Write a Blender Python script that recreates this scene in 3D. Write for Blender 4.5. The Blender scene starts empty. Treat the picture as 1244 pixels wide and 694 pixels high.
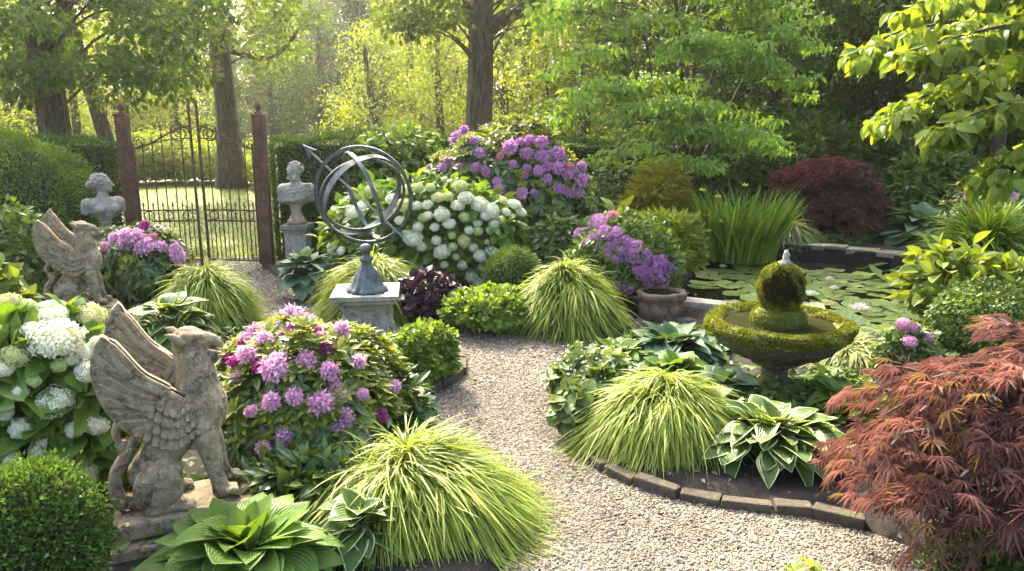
import bpy, bmesh, math, random
import numpy as np
from mathutils import Vector, Matrix

# ------------------------------------------------------------------ camera, light, exposure
SC = bpy.context.scene
COL = SC.collection
R = math.radians
PITCH, CAMZ, FPX = 12.35, 1.7, 900.0
cam_d = bpy.data.cameras.new('camera'); cam = bpy.data.objects.new('camera', cam_d); COL.objects.link(cam)
cam.location = (0, 0, CAMZ); cam.rotation_euler = (R(90 - PITCH), 0, 0)
cam_d.sensor_width = 36; cam_d.lens = 36 * FPX / 1244; cam_d.clip_end = 1000; cam_d.clip_start = .05
SC.camera = cam
SUN_AZ, SUN_EL = -22.0, 40.0            # degrees: azimuth from +Y towards +X (negative = to the left), elevation
world = bpy.data.worlds.new('World'); SC.world = world; world.use_nodes = True
wn = world.node_tree.nodes; bg = wn['Background']
sky = wn.new('ShaderNodeTexSky'); sky.sky_type = 'NISHITA'; sky.sun_disc = False
sky.sun_elevation = R(SUN_EL); sky.sun_rotation = R(SUN_AZ); sky.air_density = 1.0; sky.dust_density = 9.0; sky.ozone_density = 1.0
world.node_tree.links.new(sky.outputs[0], bg.inputs[0]); bg.inputs[1].default_value = .15
sun_d = bpy.data.lights.new('sun', 'SUN'); sun_d.energy = 2.6; sun_d.angle = R(.6); sun_d.color = (1, .90, .72)
sun = bpy.data.objects.new('sun', sun_d); COL.objects.link(sun)
sd = Vector((math.sin(R(SUN_AZ)) * math.cos(R(SUN_EL)), math.cos(R(SUN_AZ)) * math.cos(R(SUN_EL)), math.sin(R(SUN_EL))))
sun.rotation_euler = (-sd).to_track_quat('-Z', 'Y').to_euler()
SC.view_settings.view_transform = 'Standard'; SC.view_settings.look = 'None'
SC.view_settings.exposure = 2.92; SC.view_settings.gamma = 1
SC.view_settings.use_curve_mapping = False
cy = SC.cycles
cy.max_bounces = 7; cy.diffuse_bounces = 4; cy.glossy_bounces = 3; cy.transmission_bounces = 4; cy.transparent_max_bounces = 6; cy.volume_bounces = 0
cy.use_denoising = True; cy.caustics_reflective = False; cy.caustics_refractive = False
cy.sample_clamp_indirect = 6

rng = np.random.default_rng(11)
random.seed(11)
U = lambda a, b, n=None: rng.uniform(a, b, n)
cP, sP = math.cos(R(PITCH)), math.sin(R(PITCH))

def ray(px, py):
    u, v = (px - 622) / FPX, -(py - 347) / FPX
    return np.array((u, cP + v * sP, -sP + v * cP))
def P(px, py, z=0.0):                     # a photo pixel on the horizontal level z
    d = ray(px, py); t = (z - CAMZ) / d[2]
    return np.array((d[0] * t, d[1] * t, z))
def D(px, py, Y):                         # a photo pixel at the distance Y
    d = ray(px, py); t = Y / d[1]
    return np.array((d[0] * t, Y, CAMZ + d[2] * t))
def size(npx, pt):                        # how long npx photo pixels are at a point
    return npx * (pt[1] * cP + (CAMZ - pt[2]) * sP) / FPX

# ------------------------------------------------------------------ objects
def tag(o, label=None, cat=None, group=None, kind=None):
    if label: o['label'] = label
    if cat: o['category'] = cat
    if group: o['group'] = group
    if kind: o['kind'] = kind
    return o
def thing(name, label, cat, loc=(0, 0, 0), rz=0, group=None, scale=1):
    o = bpy.data.objects.new(name, None); COL.objects.link(o)
    o.location = loc; o.rotation_euler = (0, 0, rz); o.scale = (scale,) * 3; o.empty_display_size = .1
    return tag(o, label, cat, group)
def link(name, me, parent=None, loc=(0, 0, 0), rot=(0, 0, 0), scale=1):
    o = bpy.data.objects.new(name, me); COL.objects.link(o); o.location = loc; o.rotation_euler = rot
    o.scale = (scale,) * 3 if np.isscalar(scale) else scale
    if parent is not None: o.parent = parent
    return o
def dup(root, loc, rz=0, scale=None, label=None):
    r = root.copy(); COL.objects.link(r); r.location = loc; r.rotation_euler = (0, 0, rz)
    if scale is not None: r.scale = (scale,) * 3 if np.isscalar(scale) else scale
    if label: r['label'] = label
    for ch in list(root.children):
        c = ch.copy(); COL.objects.link(c); c.parent = r
        for g in list(ch.children):
            d = g.copy(); COL.objects.link(d); d.parent = c
    return r

# ------------------------------------------------------------------ mesh soup
def unit(a):
    return a / np.maximum(np.linalg.norm(a, axis=-1, keepdims=True), 1e-9)
def frames(d, n):                         # matrices whose y axis is d and whose z axis is near n
    d = unit(d); x = unit(np.cross(d, n)); z = np.cross(x, d)
    return np.stack([x, d, z], axis=-1)
class Soup:
    def __init__(s): s.v, s.f, s.uv, s.r, s.mi, s.n = [], [], [], [], [], 0
    def add(s, V, F, uv=None, rnd=None, mi=0):
        V = np.asarray(V, float).reshape(-1, 3)
        Fs = F if isinstance(F, list) and len(F) and isinstance(F[0], np.ndarray) and F[0].ndim == 2 else [np.asarray(F)]
        for f in Fs:
            s.f.append(f + s.n); s.mi.append(np.full(len(f), mi))
        s.v.append(V); s.uv.append(np.zeros((len(V), 2)) if uv is None else np.asarray(uv, float))
        s.r.append(np.full(len(V), .5) if rnd is None else np.broadcast_to(np.asarray(rnd, float), (len(V),)))
        s.n += len(V); return s
    def scatter(s, T, pos, dirs, nrm, sc, rnd=None, mi=0):
        tv, tf, tuv = T; m, n = len(pos), len(tv)
        if m == 0: return s
        M = frames(dirs, nrm); sc = np.broadcast_to(np.asarray(sc, float), (m,)) if np.ndim(sc) < 2 else sc
        tvs = tv[None] * (sc[:, None, None] if sc.ndim == 1 else sc[:, None, :])
        V = pos[:, None] + np.einsum('mij,mnj->mni', M, tvs)
        F = (tf[None] + (np.arange(m) * n)[:, None, None]).reshape(-1, tf.shape[1])
        rnd = rng.random(m) if rnd is None else rnd
        return s.add(V.reshape(-1, 3), F, np.tile(tuv, (m, 1)), np.repeat(rnd, n), mi)
    def mesh(s, name, mats, smooth=False):
        V = np.concatenate(s.v); me = bpy.data.meshes.new(name)
        me.vertices.add(len(V)); me.vertices.foreach_set('co', V.astype(np.float32).ravel())
        L = np.concatenate([f.ravel() for f in s.f]).astype(np.int32)
        tot = np.concatenate([np.full(len(f), f.shape[1]) for f in s.f]).astype(np.int32)
        st = np.concatenate([[0], np.cumsum(tot)[:-1]]).astype(np.int32)
        me.loops.add(len(L)); me.loops.foreach_set('vertex_index', L)
        me.polygons.add(len(tot)); me.polygons.foreach_set('loop_start', st)
        me.polygons.foreach_set('material_index', np.concatenate(s.mi).astype(np.int32))
        me.polygons.foreach_set('use_smooth', np.full(len(tot), smooth))
        uvl = me.uv_layers.new(name='UVMap'); uvl.data.foreach_set('uv', np.concatenate(s.uv)[L].astype(np.float32).ravel())
        a = me.attributes.new('rnd', 'FLOAT', 'POINT'); a.data.foreach_set('value', np.concatenate(s.r).astype(np.float32))
        me.update(calc_edges=True)
        for m in (mats if isinstance(mats, (list, tuple)) else [mats]): me.materials.append(m)
        return me
    def build(s, name, mats, parent=None, loc=(0, 0, 0), smooth=False, rot=(0, 0, 0)):
        return link(name, s.mesh(name, mats, smooth), parent, loc, rot)

def grid_faces(nr, nc):
    i = np.arange(nr - 1)[:, None] * nc + np.arange(nc - 1)[None]
    return np.stack([i, i + 1, i + nc + 1, i + nc], -1).reshape(-1, 4)
def tube(s, pts, rad, n=8, mi=0, rnd=.5, cap=True, flat=1.0):
    pts = np.asarray(pts, float); m = len(pts); rad = np.broadcast_to(np.asarray(rad, float), (m,))
    t = np.gradient(pts, axis=0); t = unit(t)
    ref = np.array((0, 0, 1.)) if abs(t[:, 2]).mean() < .8 else np.array((1., 0, 0))
    V = []; a = np.arange(n) * 2 * np.pi / n
    x = unit(np.cross(t, ref)); y = np.cross(x, t)
    V = pts[:, None] + rad[:, None, None] * (np.cos(a)[None, :, None] * x[:, None] + flat * np.sin(a)[None, :, None] * y[:, None])
    i = np.arange(m - 1)[:, None] * n; j = np.arange(n)[None]; k = (j + 1) % n
    F = np.stack([i + j, i + k, i + n + k, i + n + j], -1).reshape(-1, 4)[:, ::-1]
    L = np.concatenate([[0], np.cumsum(np.linalg.norm(np.diff(pts, axis=0), axis=1))])
    uv = np.stack(np.broadcast_arrays(np.arange(n)[None] / n, L[:, None]), -1).reshape(-1, 2)
    s.add(V.reshape(-1, 3), F, uv, rnd, mi)
    if cap:
        for e, rev in ((0, 0), (m - 1, 1)):
            ids = np.arange(n); f = ids[None, :] if rev == 0 else ids[None, ::-1]
            s.add(V[e], f, None, rnd, mi)
    return s
def spline(pts, n=20):                     # Catmull-Rom through points
    p = np.asarray(pts, float); p = np.vstack([2 * p[0] - p[1], p, 2 * p[-1] - p[-2]]); out = []
    k = len(p) - 3; t = np.linspace(0, k - 1e-9, n); i = t.astype(int); f = (t - i)[:, None]
    a, b, c, d = p[i], p[i + 1], p[i + 2], p[i + 3]
    return .5 * (2 * b + (c - a) * f + (2 * a - 5 * b + 4 * c - d) * f ** 2 + (3 * b - a - 3 * c + d) * f ** 3)
def lathe(s, prof, n=32, c=(0, 0, 0), mi=0, wob=None, sq=0):
    prof = np.asarray(prof, float); a = np.arange(n) * 2 * np.pi / n
    r = prof[:, 0][:, None] * np.ones(n)
    if wob is not None: r = r * wob(a, prof)
    V = np.stack([r * np.cos(a), r * np.sin(a), prof[:, 1][:, None] * np.ones(n)], -1) + np.asarray(c)
    i = np.arange(len(prof) - 1)[:, None] * n; j = np.arange(n)[None]; k = (j + 1) % n
    F = np.stack([i + j, i + k, i + n + k, i + n + j], -1).reshape(-1, 4)
    return s.add(V.reshape(-1, 3), F, None, None, mi)
def cbox(s, c, sz, bev=.01, rz=0, mi=0, rnd=.5, jit=0, seg=1, taper=1.0):
    bm = bmesh.new(); bmesh.ops.create_cube(bm, size=1)
    for v in bm.verts:
        k = taper if v.co.z > 0 else 1
        v.co = Vector((v.co.x * sz[0] * k, v.co.y * sz[1] * k, v.co.z * sz[2])) + Vector(rng.normal(0, jit, 3) if jit else (0, 0, 0))
    if bev: bmesh.ops.bevel(bm, geom=bm.edges[:], offset=bev, segments=seg, affect='EDGES', profile=.6)
    cz, sn = math.cos(rz), math.sin(rz)
    V = np.array([v.co[:] for v in bm.verts]); V = np.stack([V[:, 0] * cz - V[:, 1] * sn, V[:, 0] * sn + V[:, 1] * cz, V[:, 2]], -1) + np.asarray(c)
    bm.verts.index_update()
    groups = {}
    for f in bm.faces: groups.setdefault(len(f.verts), []).append([v.index for v in f.verts])
    F = [np.array(g) for g in groups.values()]; bm.free()
    return s.add(V, F, V[:, :2], rnd, mi)

# ------------------------------------------------------------------ signed-distance sculpting
def surf_net(Dd, o, h):
    n = np.array(Dd.shape); cs = tuple(n - 1)
    acc = np.zeros((int(np.prod(cs)), 3)); cnt = np.zeros(int(np.prod(cs))); idx = np.arange(int(np.prod(cs))).reshape(cs); Qs = []
    for a in range(3):
        b, c = (a + 1) % 3, (a + 2) % 3
        s0 = [slice(None)] * 3; s1 = [slice(None)] * 3; s0[a] = slice(0, -1); s1[a] = slice(1, None)
        d0, d1 = Dd[tuple(s0)], Dd[tuple(s1)]
        cr = np.argwhere((d0 < 0) != (d1 < 0)); ok = (cr[:, b] > 0) & (cr[:, b] < n[b] - 1) & (cr[:, c] > 0) & (cr[:, c] < n[c] - 1); cr = cr[ok]
        e0, e1 = d0[tuple(cr.T)], d1[tuple(cr.T)]
        p = cr.astype(float); p[:, a] += e0 / (e0 - e1); q4 = []
        for ob, oc in ((-1, -1), (0, -1), (0, 0), (-1, 0)):
            q = cr.copy(); q[:, b] += ob; q[:, c] += oc; ii = idx[tuple(q.T)]
            np.add.at(acc, ii, p); np.add.at(cnt, ii, 1); q4.append(ii)
        Q = np.stack(q4, 1); Q = np.where((e0 < 0)[:, None], Q, Q[:, ::-1]); Qs.append(Q)
    Q = np.concatenate(Qs); used = np.nonzero(cnt)[0]; remap = np.zeros(len(cnt), int); remap[used] = np.arange(len(used))
    return np.asarray(o) + acc[used] / cnt[used][:, None] * h, remap[Q]
def sculpt(prims, h, lo, hi, rough=0.0):
    """prims: (op, shape, data..., k).  ('+','E',centre,radii,rot_y_deg,k) or ('+','C',points,radii,k)"""
    lo, hi = np.array(lo, float), np.array(hi, float)
    ax = [np.arange(lo[i], hi[i], h) for i in range(3)]
    Dd = np.full([len(a) for a in ax], 1.0)
    def put(op, box_lo, box_hi, fn, k):
        sl = []
        for i in range(3):
            i0 = max(0, int((box_lo[i] - lo[i]) / h) - 1); i1 = min(len(ax[i]), int((box_hi[i] - lo[i]) / h) + 2); sl.append(slice(i0, max(i1, i0 + 1)))
        X = np.stack(np.meshgrid(*[ax[i][sl[i]] for i in range(3)], indexing='ij'), -1)
        d = fn(X); a = Dd[tuple(sl)]
        if op == '+': hh = np.clip(.5 + .5 * (d - a) / k, 0, 1); Dd[tuple(sl)] = d + (a - d) * hh - k * hh * (1 - hh)
        else: hh = np.clip(.5 - .5 * (a + d) / k, 0, 1); Dd[tuple(sl)] = a + (-d - a) * hh + k * hh * (1 - hh)
    for p in prims:
        if p[1] == 'E':
            op, _, c, r, rot, k = p; c = np.array(c, float); r = np.array(r, float) * np.ones(3); m = r.max() + 2 * k + .03
            ca, sa = math.cos(R(rot)), math.sin(R(rot))
            def fn(X, c=c, r=r, ca=ca, sa=sa):
                q = X - c; q = np.stack([q[..., 0] * ca - q[..., 2] * sa, q[..., 1], q[..., 0] * sa + q[..., 2] * ca], -1)
                k0 = np.linalg.norm(q / r, axis=-1); k1 = np.linalg.norm(q / r ** 2, axis=-1)
                return k0 * (k0 - 1) / np.maximum(k1, 1e-6)
            put(op, c - m, c + m, fn, k)
        else:
            op, _, pts, rad, k = p; pts = np.array(pts, float); rad = np.broadcast_to(np.array(rad, float), (len(pts),))
            def fn(X, pts=pts, rad=rad):
                best = None
                for a, b, ra, rb in zip(pts[:-1], pts[1:], rad[:-1], rad[1:]):
                    ba = b - a; t = np.clip(((X - a) @ ba) / max(ba @ ba, 1e-9), 0, 1)
                    d = np.linalg.norm(X - a - t[..., None] * ba, axis=-1) - (ra + (rb - ra) * t)
                    best = d if best is None else np.minimum(best, d)
                return best
            m = rad.max() + 2 * k + .03
            put(op, pts.min(0) - m, pts.max(0) + m, fn, k)
    if rough:
        X = np.stack(np.meshgrid(*ax, indexing='ij'), -1); n = 0
        for f, a in ((37, 1), (71, .6), (133, .4)):
            n = n + a * np.sin(X[..., 0] * f + 1.3 * np.sin(X[..., 2] * f * .7)) * np.sin(X[..., 1] * f * 1.1 + 2) * np.sin(X[..., 2] * f * .9 + 1.7 * np.sin(X[..., 1] * f * .6))
        Dd = Dd + rough * n
    return surf_net(Dd, lo, h)

# ------------------------------------------------------------------ materials
def new_mat(name):
    m = bpy.data.materials.new(name); m.use_nodes = True; nt = m.node_tree
    return m, nt, nt.nodes['Principled BSDF'], nt.nodes['Material Output']
def N(nt, t, **kw):
    n = nt.nodes.new('ShaderNode' + t)
    for k, v in kw.items():
        if k in n.inputs: n.inputs[k].default_value = v
        else: setattr(n, k, v)
    return n
def mixc(nt, fac, a, b, blend='MIX'):
    n = nt.nodes.new('ShaderNodeMix'); n.data_type = 'RGBA'; n.blend_type = blend; n.clamp_factor = True
    for sock, v in ((n.inputs[0], fac), (n.inputs[6], a), (n.inputs[7], b)):
        if hasattr(v, 'links') or hasattr(v, 'is_linked'): nt.links.new(v, sock)
        elif np.isscalar(v): sock.default_value = v
        else: sock.default_value = (*v, 1) if len(v) == 3 else v
    return n.outputs[2]
def math_n(nt, op, a, b=None, clamp=False):
    n = nt.nodes.new('ShaderNodeMath'); n.operation = op; n.use_clamp = clamp
    for i, v in enumerate((a, b)):
        if v is None: continue
        if np.isscalar(v): n.inputs[i].default_value = v
        else: nt.links.new(v, n.inputs[i])
    return n.outputs[0]
def ramp(nt, fac, stops):
    n = nt.nodes.new('ShaderNodeValToRGB'); nt.links.new(fac, n.inputs[0]); e = n.color_ramp.elements
    while len(e) < len(stops): e.new(.5)
    for k, (p, c) in enumerate(stops): e[k].position = p; e[k].color = (*c, 1) if not np.isscalar(c) else (c, c, c, 1)
    return n.outputs[0]
def noise(nt, scale, detail=4, rough=.6, coord='Object', dist=0, vec=None):
    n = N(nt, 'TexNoise', Scale=scale, Detail=detail, Roughness=rough, Distortion=dist)
    if vec is None:
        tc = nt.nodes.new('ShaderNodeTexCoord'); vec = tc.outputs[coord]
    nt.links.new(vec, n.inputs['Vector']); return n.outputs['Fac']
def bump(nt, h, strength=.3, dist=.01):
    b = N(nt, 'Bump', Strength=strength, Distance=dist); nt.links.new(h, b.inputs['Height']); return b.outputs[0]

def leaf_mat(name, c1, c2, tr=.38, tmul=(1.5, 1.35, .45), edge=None, edge_w=.25, rough=.5, vein=0, spec=.28, young=None, patch=2.0, heart=None):
    if c1[1] > c1[0] and 'blue' not in name: c1, c2 = [(c[0] * 1.2, c[1] * 1.0, c[2] * .78) for c in (c1, c2)]
    m, nt, bs, out = new_mat(name); L = nt.links
    at = N(nt, 'Attribute', attribute_name='rnd')
    col = mixc(nt, at.outputs['Fac'], c1, c2)
    if young is not None:
        f = ramp(nt, at.outputs['Fac'], [(0, 0), (young[1], 0), (min(young[1] + .06, 1), 1)]); col = mixc(nt, f, col, young[0])
    pn = noise(nt, patch, 3); pf = ramp(nt, pn, [(.3, .62), (.7, 1.3)])
    col = mixc(nt, 1.0, col, pf, 'MULTIPLY')
    uv = N(nt, 'TexCoord'); sp = N(nt, 'SeparateXYZ'); L.new(uv.outputs['UV'], sp.inputs[0])
    ex = math_n(nt, 'MULTIPLY', math_n(nt, 'ABSOLUTE', math_n(nt, 'SUBTRACT', sp.outputs[0], .5)), 2)
    if edge is not None:
        wob = noise(nt, 30, 2)
        e2 = math_n(nt, 'ADD', ex, math_n(nt, 'MULTIPLY', math_n(nt, 'SUBTRACT', wob, .5), .45))
        # towards the tip the whole blade is margin
        f = ramp(nt, e2, [(1 - edge_w - .05, 0), (1 - edge_w + .05, 1)]); col = mixc(nt, f, col, edge)
    if heart is not None:
        f = ramp(nt, ex, [(0, 1), (heart[1], 1), (heart[1] + .12, 0)]); col = mixc(nt, f, col, heart[0])
    if vein:
        ph = math_n(nt, 'SUBTRACT', math_n(nt, 'MULTIPLY', ex, 34), math_n(nt, 'MULTIPLY', sp.outputs[1], 8))
        sn = math_n(nt, 'SINE', ph); L.new(bump(nt, sn, vein, .004), bs.inputs['Normal'])
        col = mixc(nt, ramp(nt, sn, [(.0, .12), (.6, 0)]), col, tuple(min(1, x * 1.7) for x in c2))
    else:
        rib = ramp(nt, ex, [(0, .35), (.1, 0)]); col = mixc(nt, rib, col, tuple(min(1, x * 1.9) for x in c2))
    if vein: col = mixc(nt, ramp(nt, noise(nt, 42, 3, .6), [(.66, 0), (.72, .75)]), col, (.17, .12, .05))
    L.new(col, bs.inputs['Base Color']); bs.inputs['Roughness'].default_value = rough; bs.inputs['Specular IOR Level'].default_value = spec
    if tr:
        t = N(nt, 'BsdfTranslucent'); L.new(mixc(nt, 1.0, col, tmul, 'MULTIPLY'), t.inputs[0])
        mx = N(nt, 'MixShader', Fac=tr); L.new(bs.outputs[0], mx.inputs[1]); L.new(t.outputs[0], mx.inputs[2]); L.new(mx.outputs[0], out.inputs[0])
    return m
def petal_mat(name, c1, c2, core=None, tr=.3):
    m, nt, bs, out = new_mat(name); L = nt.links
    at = N(nt, 'Attribute', attribute_name='rnd'); col = mixc(nt, at.outputs['Fac'], c1, c2)
    if core is not None:
        uv = N(nt, 'TexCoord'); sp = N(nt, 'SeparateXYZ'); L.new(uv.outputs['UV'], sp.inputs[0])
        col = mixc(nt, ramp(nt, sp.outputs[1], [(.05, 1), (.5, 0)]), col, core)
    L.new(col, bs.inputs['Base Color']); bs.inputs['Roughness'].default_value = .6; bs.inputs['Specular IOR Level'].default_value = .2
    t = N(nt, 'BsdfTranslucent'); L.new(col, t.inputs[0]); mx = N(nt, 'MixShader', Fac=tr)
    L.new(bs.outputs[0], mx.inputs[1]); L.new(t.outputs[0], mx.inputs[2]); L.new(mx.outputs[0], out.inputs[0])
    return m
def stone_mat(name, c1, c2, dark=(.05, .045, .035), lichen=None, moss=None, sc=1.0, bstr=.5, darkness=.5):
    m, nt, bs, out = new_mat(name); L = nt.links
    a = noise(nt, 9 * sc, 8, .7); col = mixc(nt, ramp(nt, a, [(.32, 0), (.68, 1)]), c1, c2)
    b = noise(nt, 4.5 * sc, 6, .75, dist=.6); col = mixc(nt, ramp(nt, b, [(.5, 0), (.72, darkness * 1.3)]), col, dark)
    g = noise(nt, 90 * sc, 3, .7); col = mixc(nt, ramp(nt, g, [(.35, .4), (.5, 0)]), col, tuple(x * .45 for x in c1))
    if lichen is not None:
        l = noise(nt, 22 * sc, 5, .65); col = mixc(nt, ramp(nt, l, [(.58, 0), (.66, .8)]), col, lichen)
    if moss is not None:
        ge = N(nt, 'NewGeometry'); sp = N(nt, 'SeparateXYZ'); L.new(ge.outputs['Normal'], sp.inputs[0])
        mn = noise(nt, 14 * sc, 6, .7); f = math_n(nt, 'ADD', math_n(nt, 'MULTIPLY', sp.outputs[2], moss[1]), math_n(nt, 'SUBTRACT', mn, moss[2]))
        col = mixc(nt, ramp(nt, f, [(.0, 0), (.15, 1)]), col, moss[0])
    L.new(col, bs.inputs['Base Color']); bs.inputs['Roughness'].default_value = .9; bs.inputs['Specular IOR Level'].default_value = .25
    h = math_n(nt, 'ADD', math_n(nt, 'MULTIPLY', noise(nt, 30 * sc, 8, .75), 1.0), math_n(nt, 'MULTIPLY', g, .35))
    L.new(bump(nt, h, bstr, .012), bs.inputs['Normal'])
    return m
def bark_mat(name, c1, c2, moss=None):
    m, nt, bs, out = new_mat(name); L = nt.links
    tc = N(nt, 'TexCoord'); mp = N(nt, 'Mapping'); mp.inputs['Scale'].default_value = (9, 9, 1.6); L.new(tc.outputs['Object'], mp.inputs[0])
    n1 = noise(nt, 2.2, 8, .7, vec=mp.outputs[0], dist=.5); col = mixc(nt, ramp(nt, n1, [(.38, 0), (.62, 1)]), c1, c2)
    if moss is not None:
        col = mixc(nt, ramp(nt, noise(nt, 2.5, 5, .7), [(.48, 0), (.6, .85)]), col, moss)
    L.new(col, bs.inputs['Base Color']); bs.inputs['Roughness'].default_value = .95
    L.new(bump(nt, n1, 1.0, .05), bs.inputs['Normal']); return m
def plain(name, c, rough=.6, metal=0, var=.3, sc=12, b=.15, c2=None):
    m, nt, bs, out = new_mat(name); n = noise(nt, sc, 6, .7)
    col = mixc(nt, ramp(nt, n, [(.35, 0), (.65, 1)]), tuple(x * (1 - var) for x in c), c2 or tuple(min(1, x * (1 + var)) for x in c))
    nt.links.new(col, bs.inputs['Base Color']); bs.inputs['Roughness'].default_value = rough; bs.inputs['Metallic'].default_value = metal
    if b: nt.links.new(bump(nt, noise(nt, sc * 6, 5, .7), b, .005), bs.inputs['Normal'])
    return m

M = {}
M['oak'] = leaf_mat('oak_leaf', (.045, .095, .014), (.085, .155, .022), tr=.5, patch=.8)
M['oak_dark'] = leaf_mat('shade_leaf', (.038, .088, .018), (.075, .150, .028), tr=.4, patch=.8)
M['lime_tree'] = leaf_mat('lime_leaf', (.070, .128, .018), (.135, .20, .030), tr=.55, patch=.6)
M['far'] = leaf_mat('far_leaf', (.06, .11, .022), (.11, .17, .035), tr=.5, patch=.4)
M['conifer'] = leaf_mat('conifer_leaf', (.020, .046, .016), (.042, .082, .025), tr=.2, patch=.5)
M['dogwood'] = leaf_mat('dogwood_leaf', (.085, .21, .042), (.155, .30, .068), tr=.42, patch=1.5)
M['dogwood_near'] = leaf_mat('near_leaf', (.10, .19, .03), (.18, .28, .05), tr=.42, patch=2)
M['yew'] = leaf_mat('yew_leaf', (.030, .075, .016), (.065, .135, .026), tr=.2, patch=2.5, young=((.12, .20, .035), .84))
M['yew_bright'] = leaf_mat('light_yew_leaf', (.06, .15, .025), (.12, .23, .04), tr=.25, patch=2.5, young=((.19, .29, .05), .80))
M['box'] = leaf_mat('box_leaf', (.045, .105, .02), (.09, .18, .035), tr=.25, patch=5, young=((.12, .22, .04), .75))
M['hyd'] = leaf_mat('hydrangea_leaf', (.06, .145, .024), (.10, .21, .035), tr=.35, patch=4, young=((.19, .27, .04), .86))
M['rhodo'] = leaf_mat('rhododendron_leaf', (.032, .078, .018), (.068, .128, .030), tr=.22, patch=4, rough=.32, spec=.5)
M['shoot'] = leaf_mat('new_shoot_leaf', (.12, .19, .03), (.20, .27, .05), tr=.35, patch=4)
M['shrub'] = leaf_mat('shrub_leaf', (.045, .105, .022), (.085, .165, .035), tr=.3, patch=3)
M['laurel'] = leaf_mat('laurel_leaf', (.055, .13, .024), (.11, .21, .036), tr=.35, patch=2)
M['lightshrub'] = leaf_mat('light_shrub_leaf', (.10, .18, .03), (.17, .26, .05), tr=.4, patch=3)
M['sage'] = leaf_mat('sage_leaf', (.065, .13, .045), (.12, .20, .07), tr=.25, patch=5)
M['hosta'] = leaf_mat('hosta_leaf', (.07, .165, .032), (.125, .235, .055), tr=.32, vein=.55, patch=5, rough=.38, edge=(.13, .23, .06), edge_w=.12)
M['hosta_blue'] = leaf_mat('blue_hosta_leaf', (.055, .11, .06), (.09, .16, .085), tr=.2, vein=.5, patch=5, rough=.5)
M['hosta_white'] = leaf_mat('white_edged_hosta_leaf', (.04, .10, .025), (.075, .15, .04), tr=.28, vein=.4, patch=5, edge=(.55, .60, .30), edge_w=.17, rough=.36)
M['hosta_lime'] = leaf_mat('lime_hosta_leaf', (.13, .23, .035), (.21, .31, .06), tr=.4, vein=.5, patch=5)
M['hakone'] = leaf_mat('golden_grass_blade', (.155, .265, .04), (.29, .38, .09), tr=.40, patch=6, young=((.40, .31, .15), .955), heart=((.16, .25, .04), .18), tmul=(1.25, 1.2, .4))
M['iris'] = leaf_mat('iris_blade', (.075, .18, .028), (.14, .26, .045), tr=.38, patch=5)
M['varigrass'] = leaf_mat('striped_grass_blade', (.07, .14, .03), (.13, .20, .05), tr=.3, edge=(.5, .52, .25), edge_w=.35, patch=5)
M['maple_red'] = leaf_mat('red_maple_leaf', (.140, .074, .066), (.28, .165, .145), tr=.30, tmul=(1.3, .88, .65), patch=3.5, young=((.20, .16, .06), .84), rough=.45)
M['maple_dark'] = leaf_mat('dark_maple_leaf', (.070, .034, .034), (.140, .070, .064), tr=.28, tmul=(1.5, .7, .6), patch=3)
M['heuchera'] = leaf_mat('heuchera_leaf', (.022, .012, .018), (.07, .035, .05), tr=.12, tmul=(1.3, .7, .8), patch=8, rough=.35)
M['geranium'] = leaf_mat('geranium_leaf', (.085, .18, .028), (.15, .26, .045), tr=.35, patch=6)
M['juniper'] = leaf_mat('juniper_leaf', (.14, .17, .02), (.22, .23, .03), tr=.3, patch=4)
M['pad'] = leaf_mat('lily_pad_leaf', (.085, .165, .045), (.19, .27, .09), tr=.1, patch=6, young=((.20, .17, .06), .9), rough=.4, spec=.6)
M['lawnblade'] = leaf_mat('lawn_blade', (.07, .14, .02), (.13, .2, .03), tr=.45, patch=.7)
M['white'] = petal_mat('white_petal', (.66, .66, .52), (.78, .77, .66), (.48, .52, .2))
M['cream'] = petal_mat('cream_petal', (.54, .53, .22), (.64, .62, .34), (.36, .40, .08))
M['limepetal'] = petal_mat('lime_petal', (.42, .52, .17), (.56, .63, .32), (.30, .4, .09))
M['pink'] = petal_mat('pink_petal', (.62, .28, .47), (.78, .52, .67), (.48, .15, .33))
M['purple'] = petal_mat('purple_petal', (.50, .20, .44), (.66, .37, .60), (.38, .12, .32))
M['magenta'] = petal_mat('magenta_petal', (.34, .02, .20), (.50, .06, .34), (.25, .01, .14))
M['violet'] = petal_mat('violet_petal', (.34, .12, .37), (.52, .26, .52), (.26, .08, .28))
M['rose'] = petal_mat('rose_petal', (.62, .18, .24), (.70, .40, .42))
M['yellow'] = petal_mat('yellow_petal', (.75, .55, .03), (.80, .65, .06))
M['lilypink'] = petal_mat('lily_petal', (.80, .68, .66), (.82, .78, .76), (.75, .55, .15))
M['stone'] = stone_mat('weathered_stone', (.21, .155, .088), (.45, .36, .225), dark=(.045, .035, .024), lichen=(.46, .43, .33), sc=2.5, bstr=.9, darkness=1.05)
M['stone_pale'] = stone_mat('pale_stone', (.22, .195, .15), (.40, .365, .30), dark=(.06, .052, .038), lichen=(.16, .17, .085), sc=1.8, bstr=.6, darkness=.8)
M['stone_grey'] = stone_mat('grey_stone', (.13, .11, .085), (.26, .23, .185), dark=(.04, .035, .028), moss=((.06, .085, .015), .12, .58), sc=1.5, bstr=.6)
M['stone_wet'] = stone_mat('wet_stone', (.04, .036, .024), (.13, .115, .078), dark=(.010, .010, .007), lichen=(.33, .33, .24), moss=((.10, .13, .015), .18, .58), sc=1.3, bstr=.6, darkness=.9)
M['stone_edge'] = stone_mat('edging_stone', (.045, .036, .026), (.105, .086, .062), dark=(.02, .016, .012), moss=((.045, .055, .012), .12, .62), sc=1.6, bstr=.7, darkness=.8)
M['liner'] = plain('pond_liner', (.012, .011, .009), .95, 0, .5, 8, .3)
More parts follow.
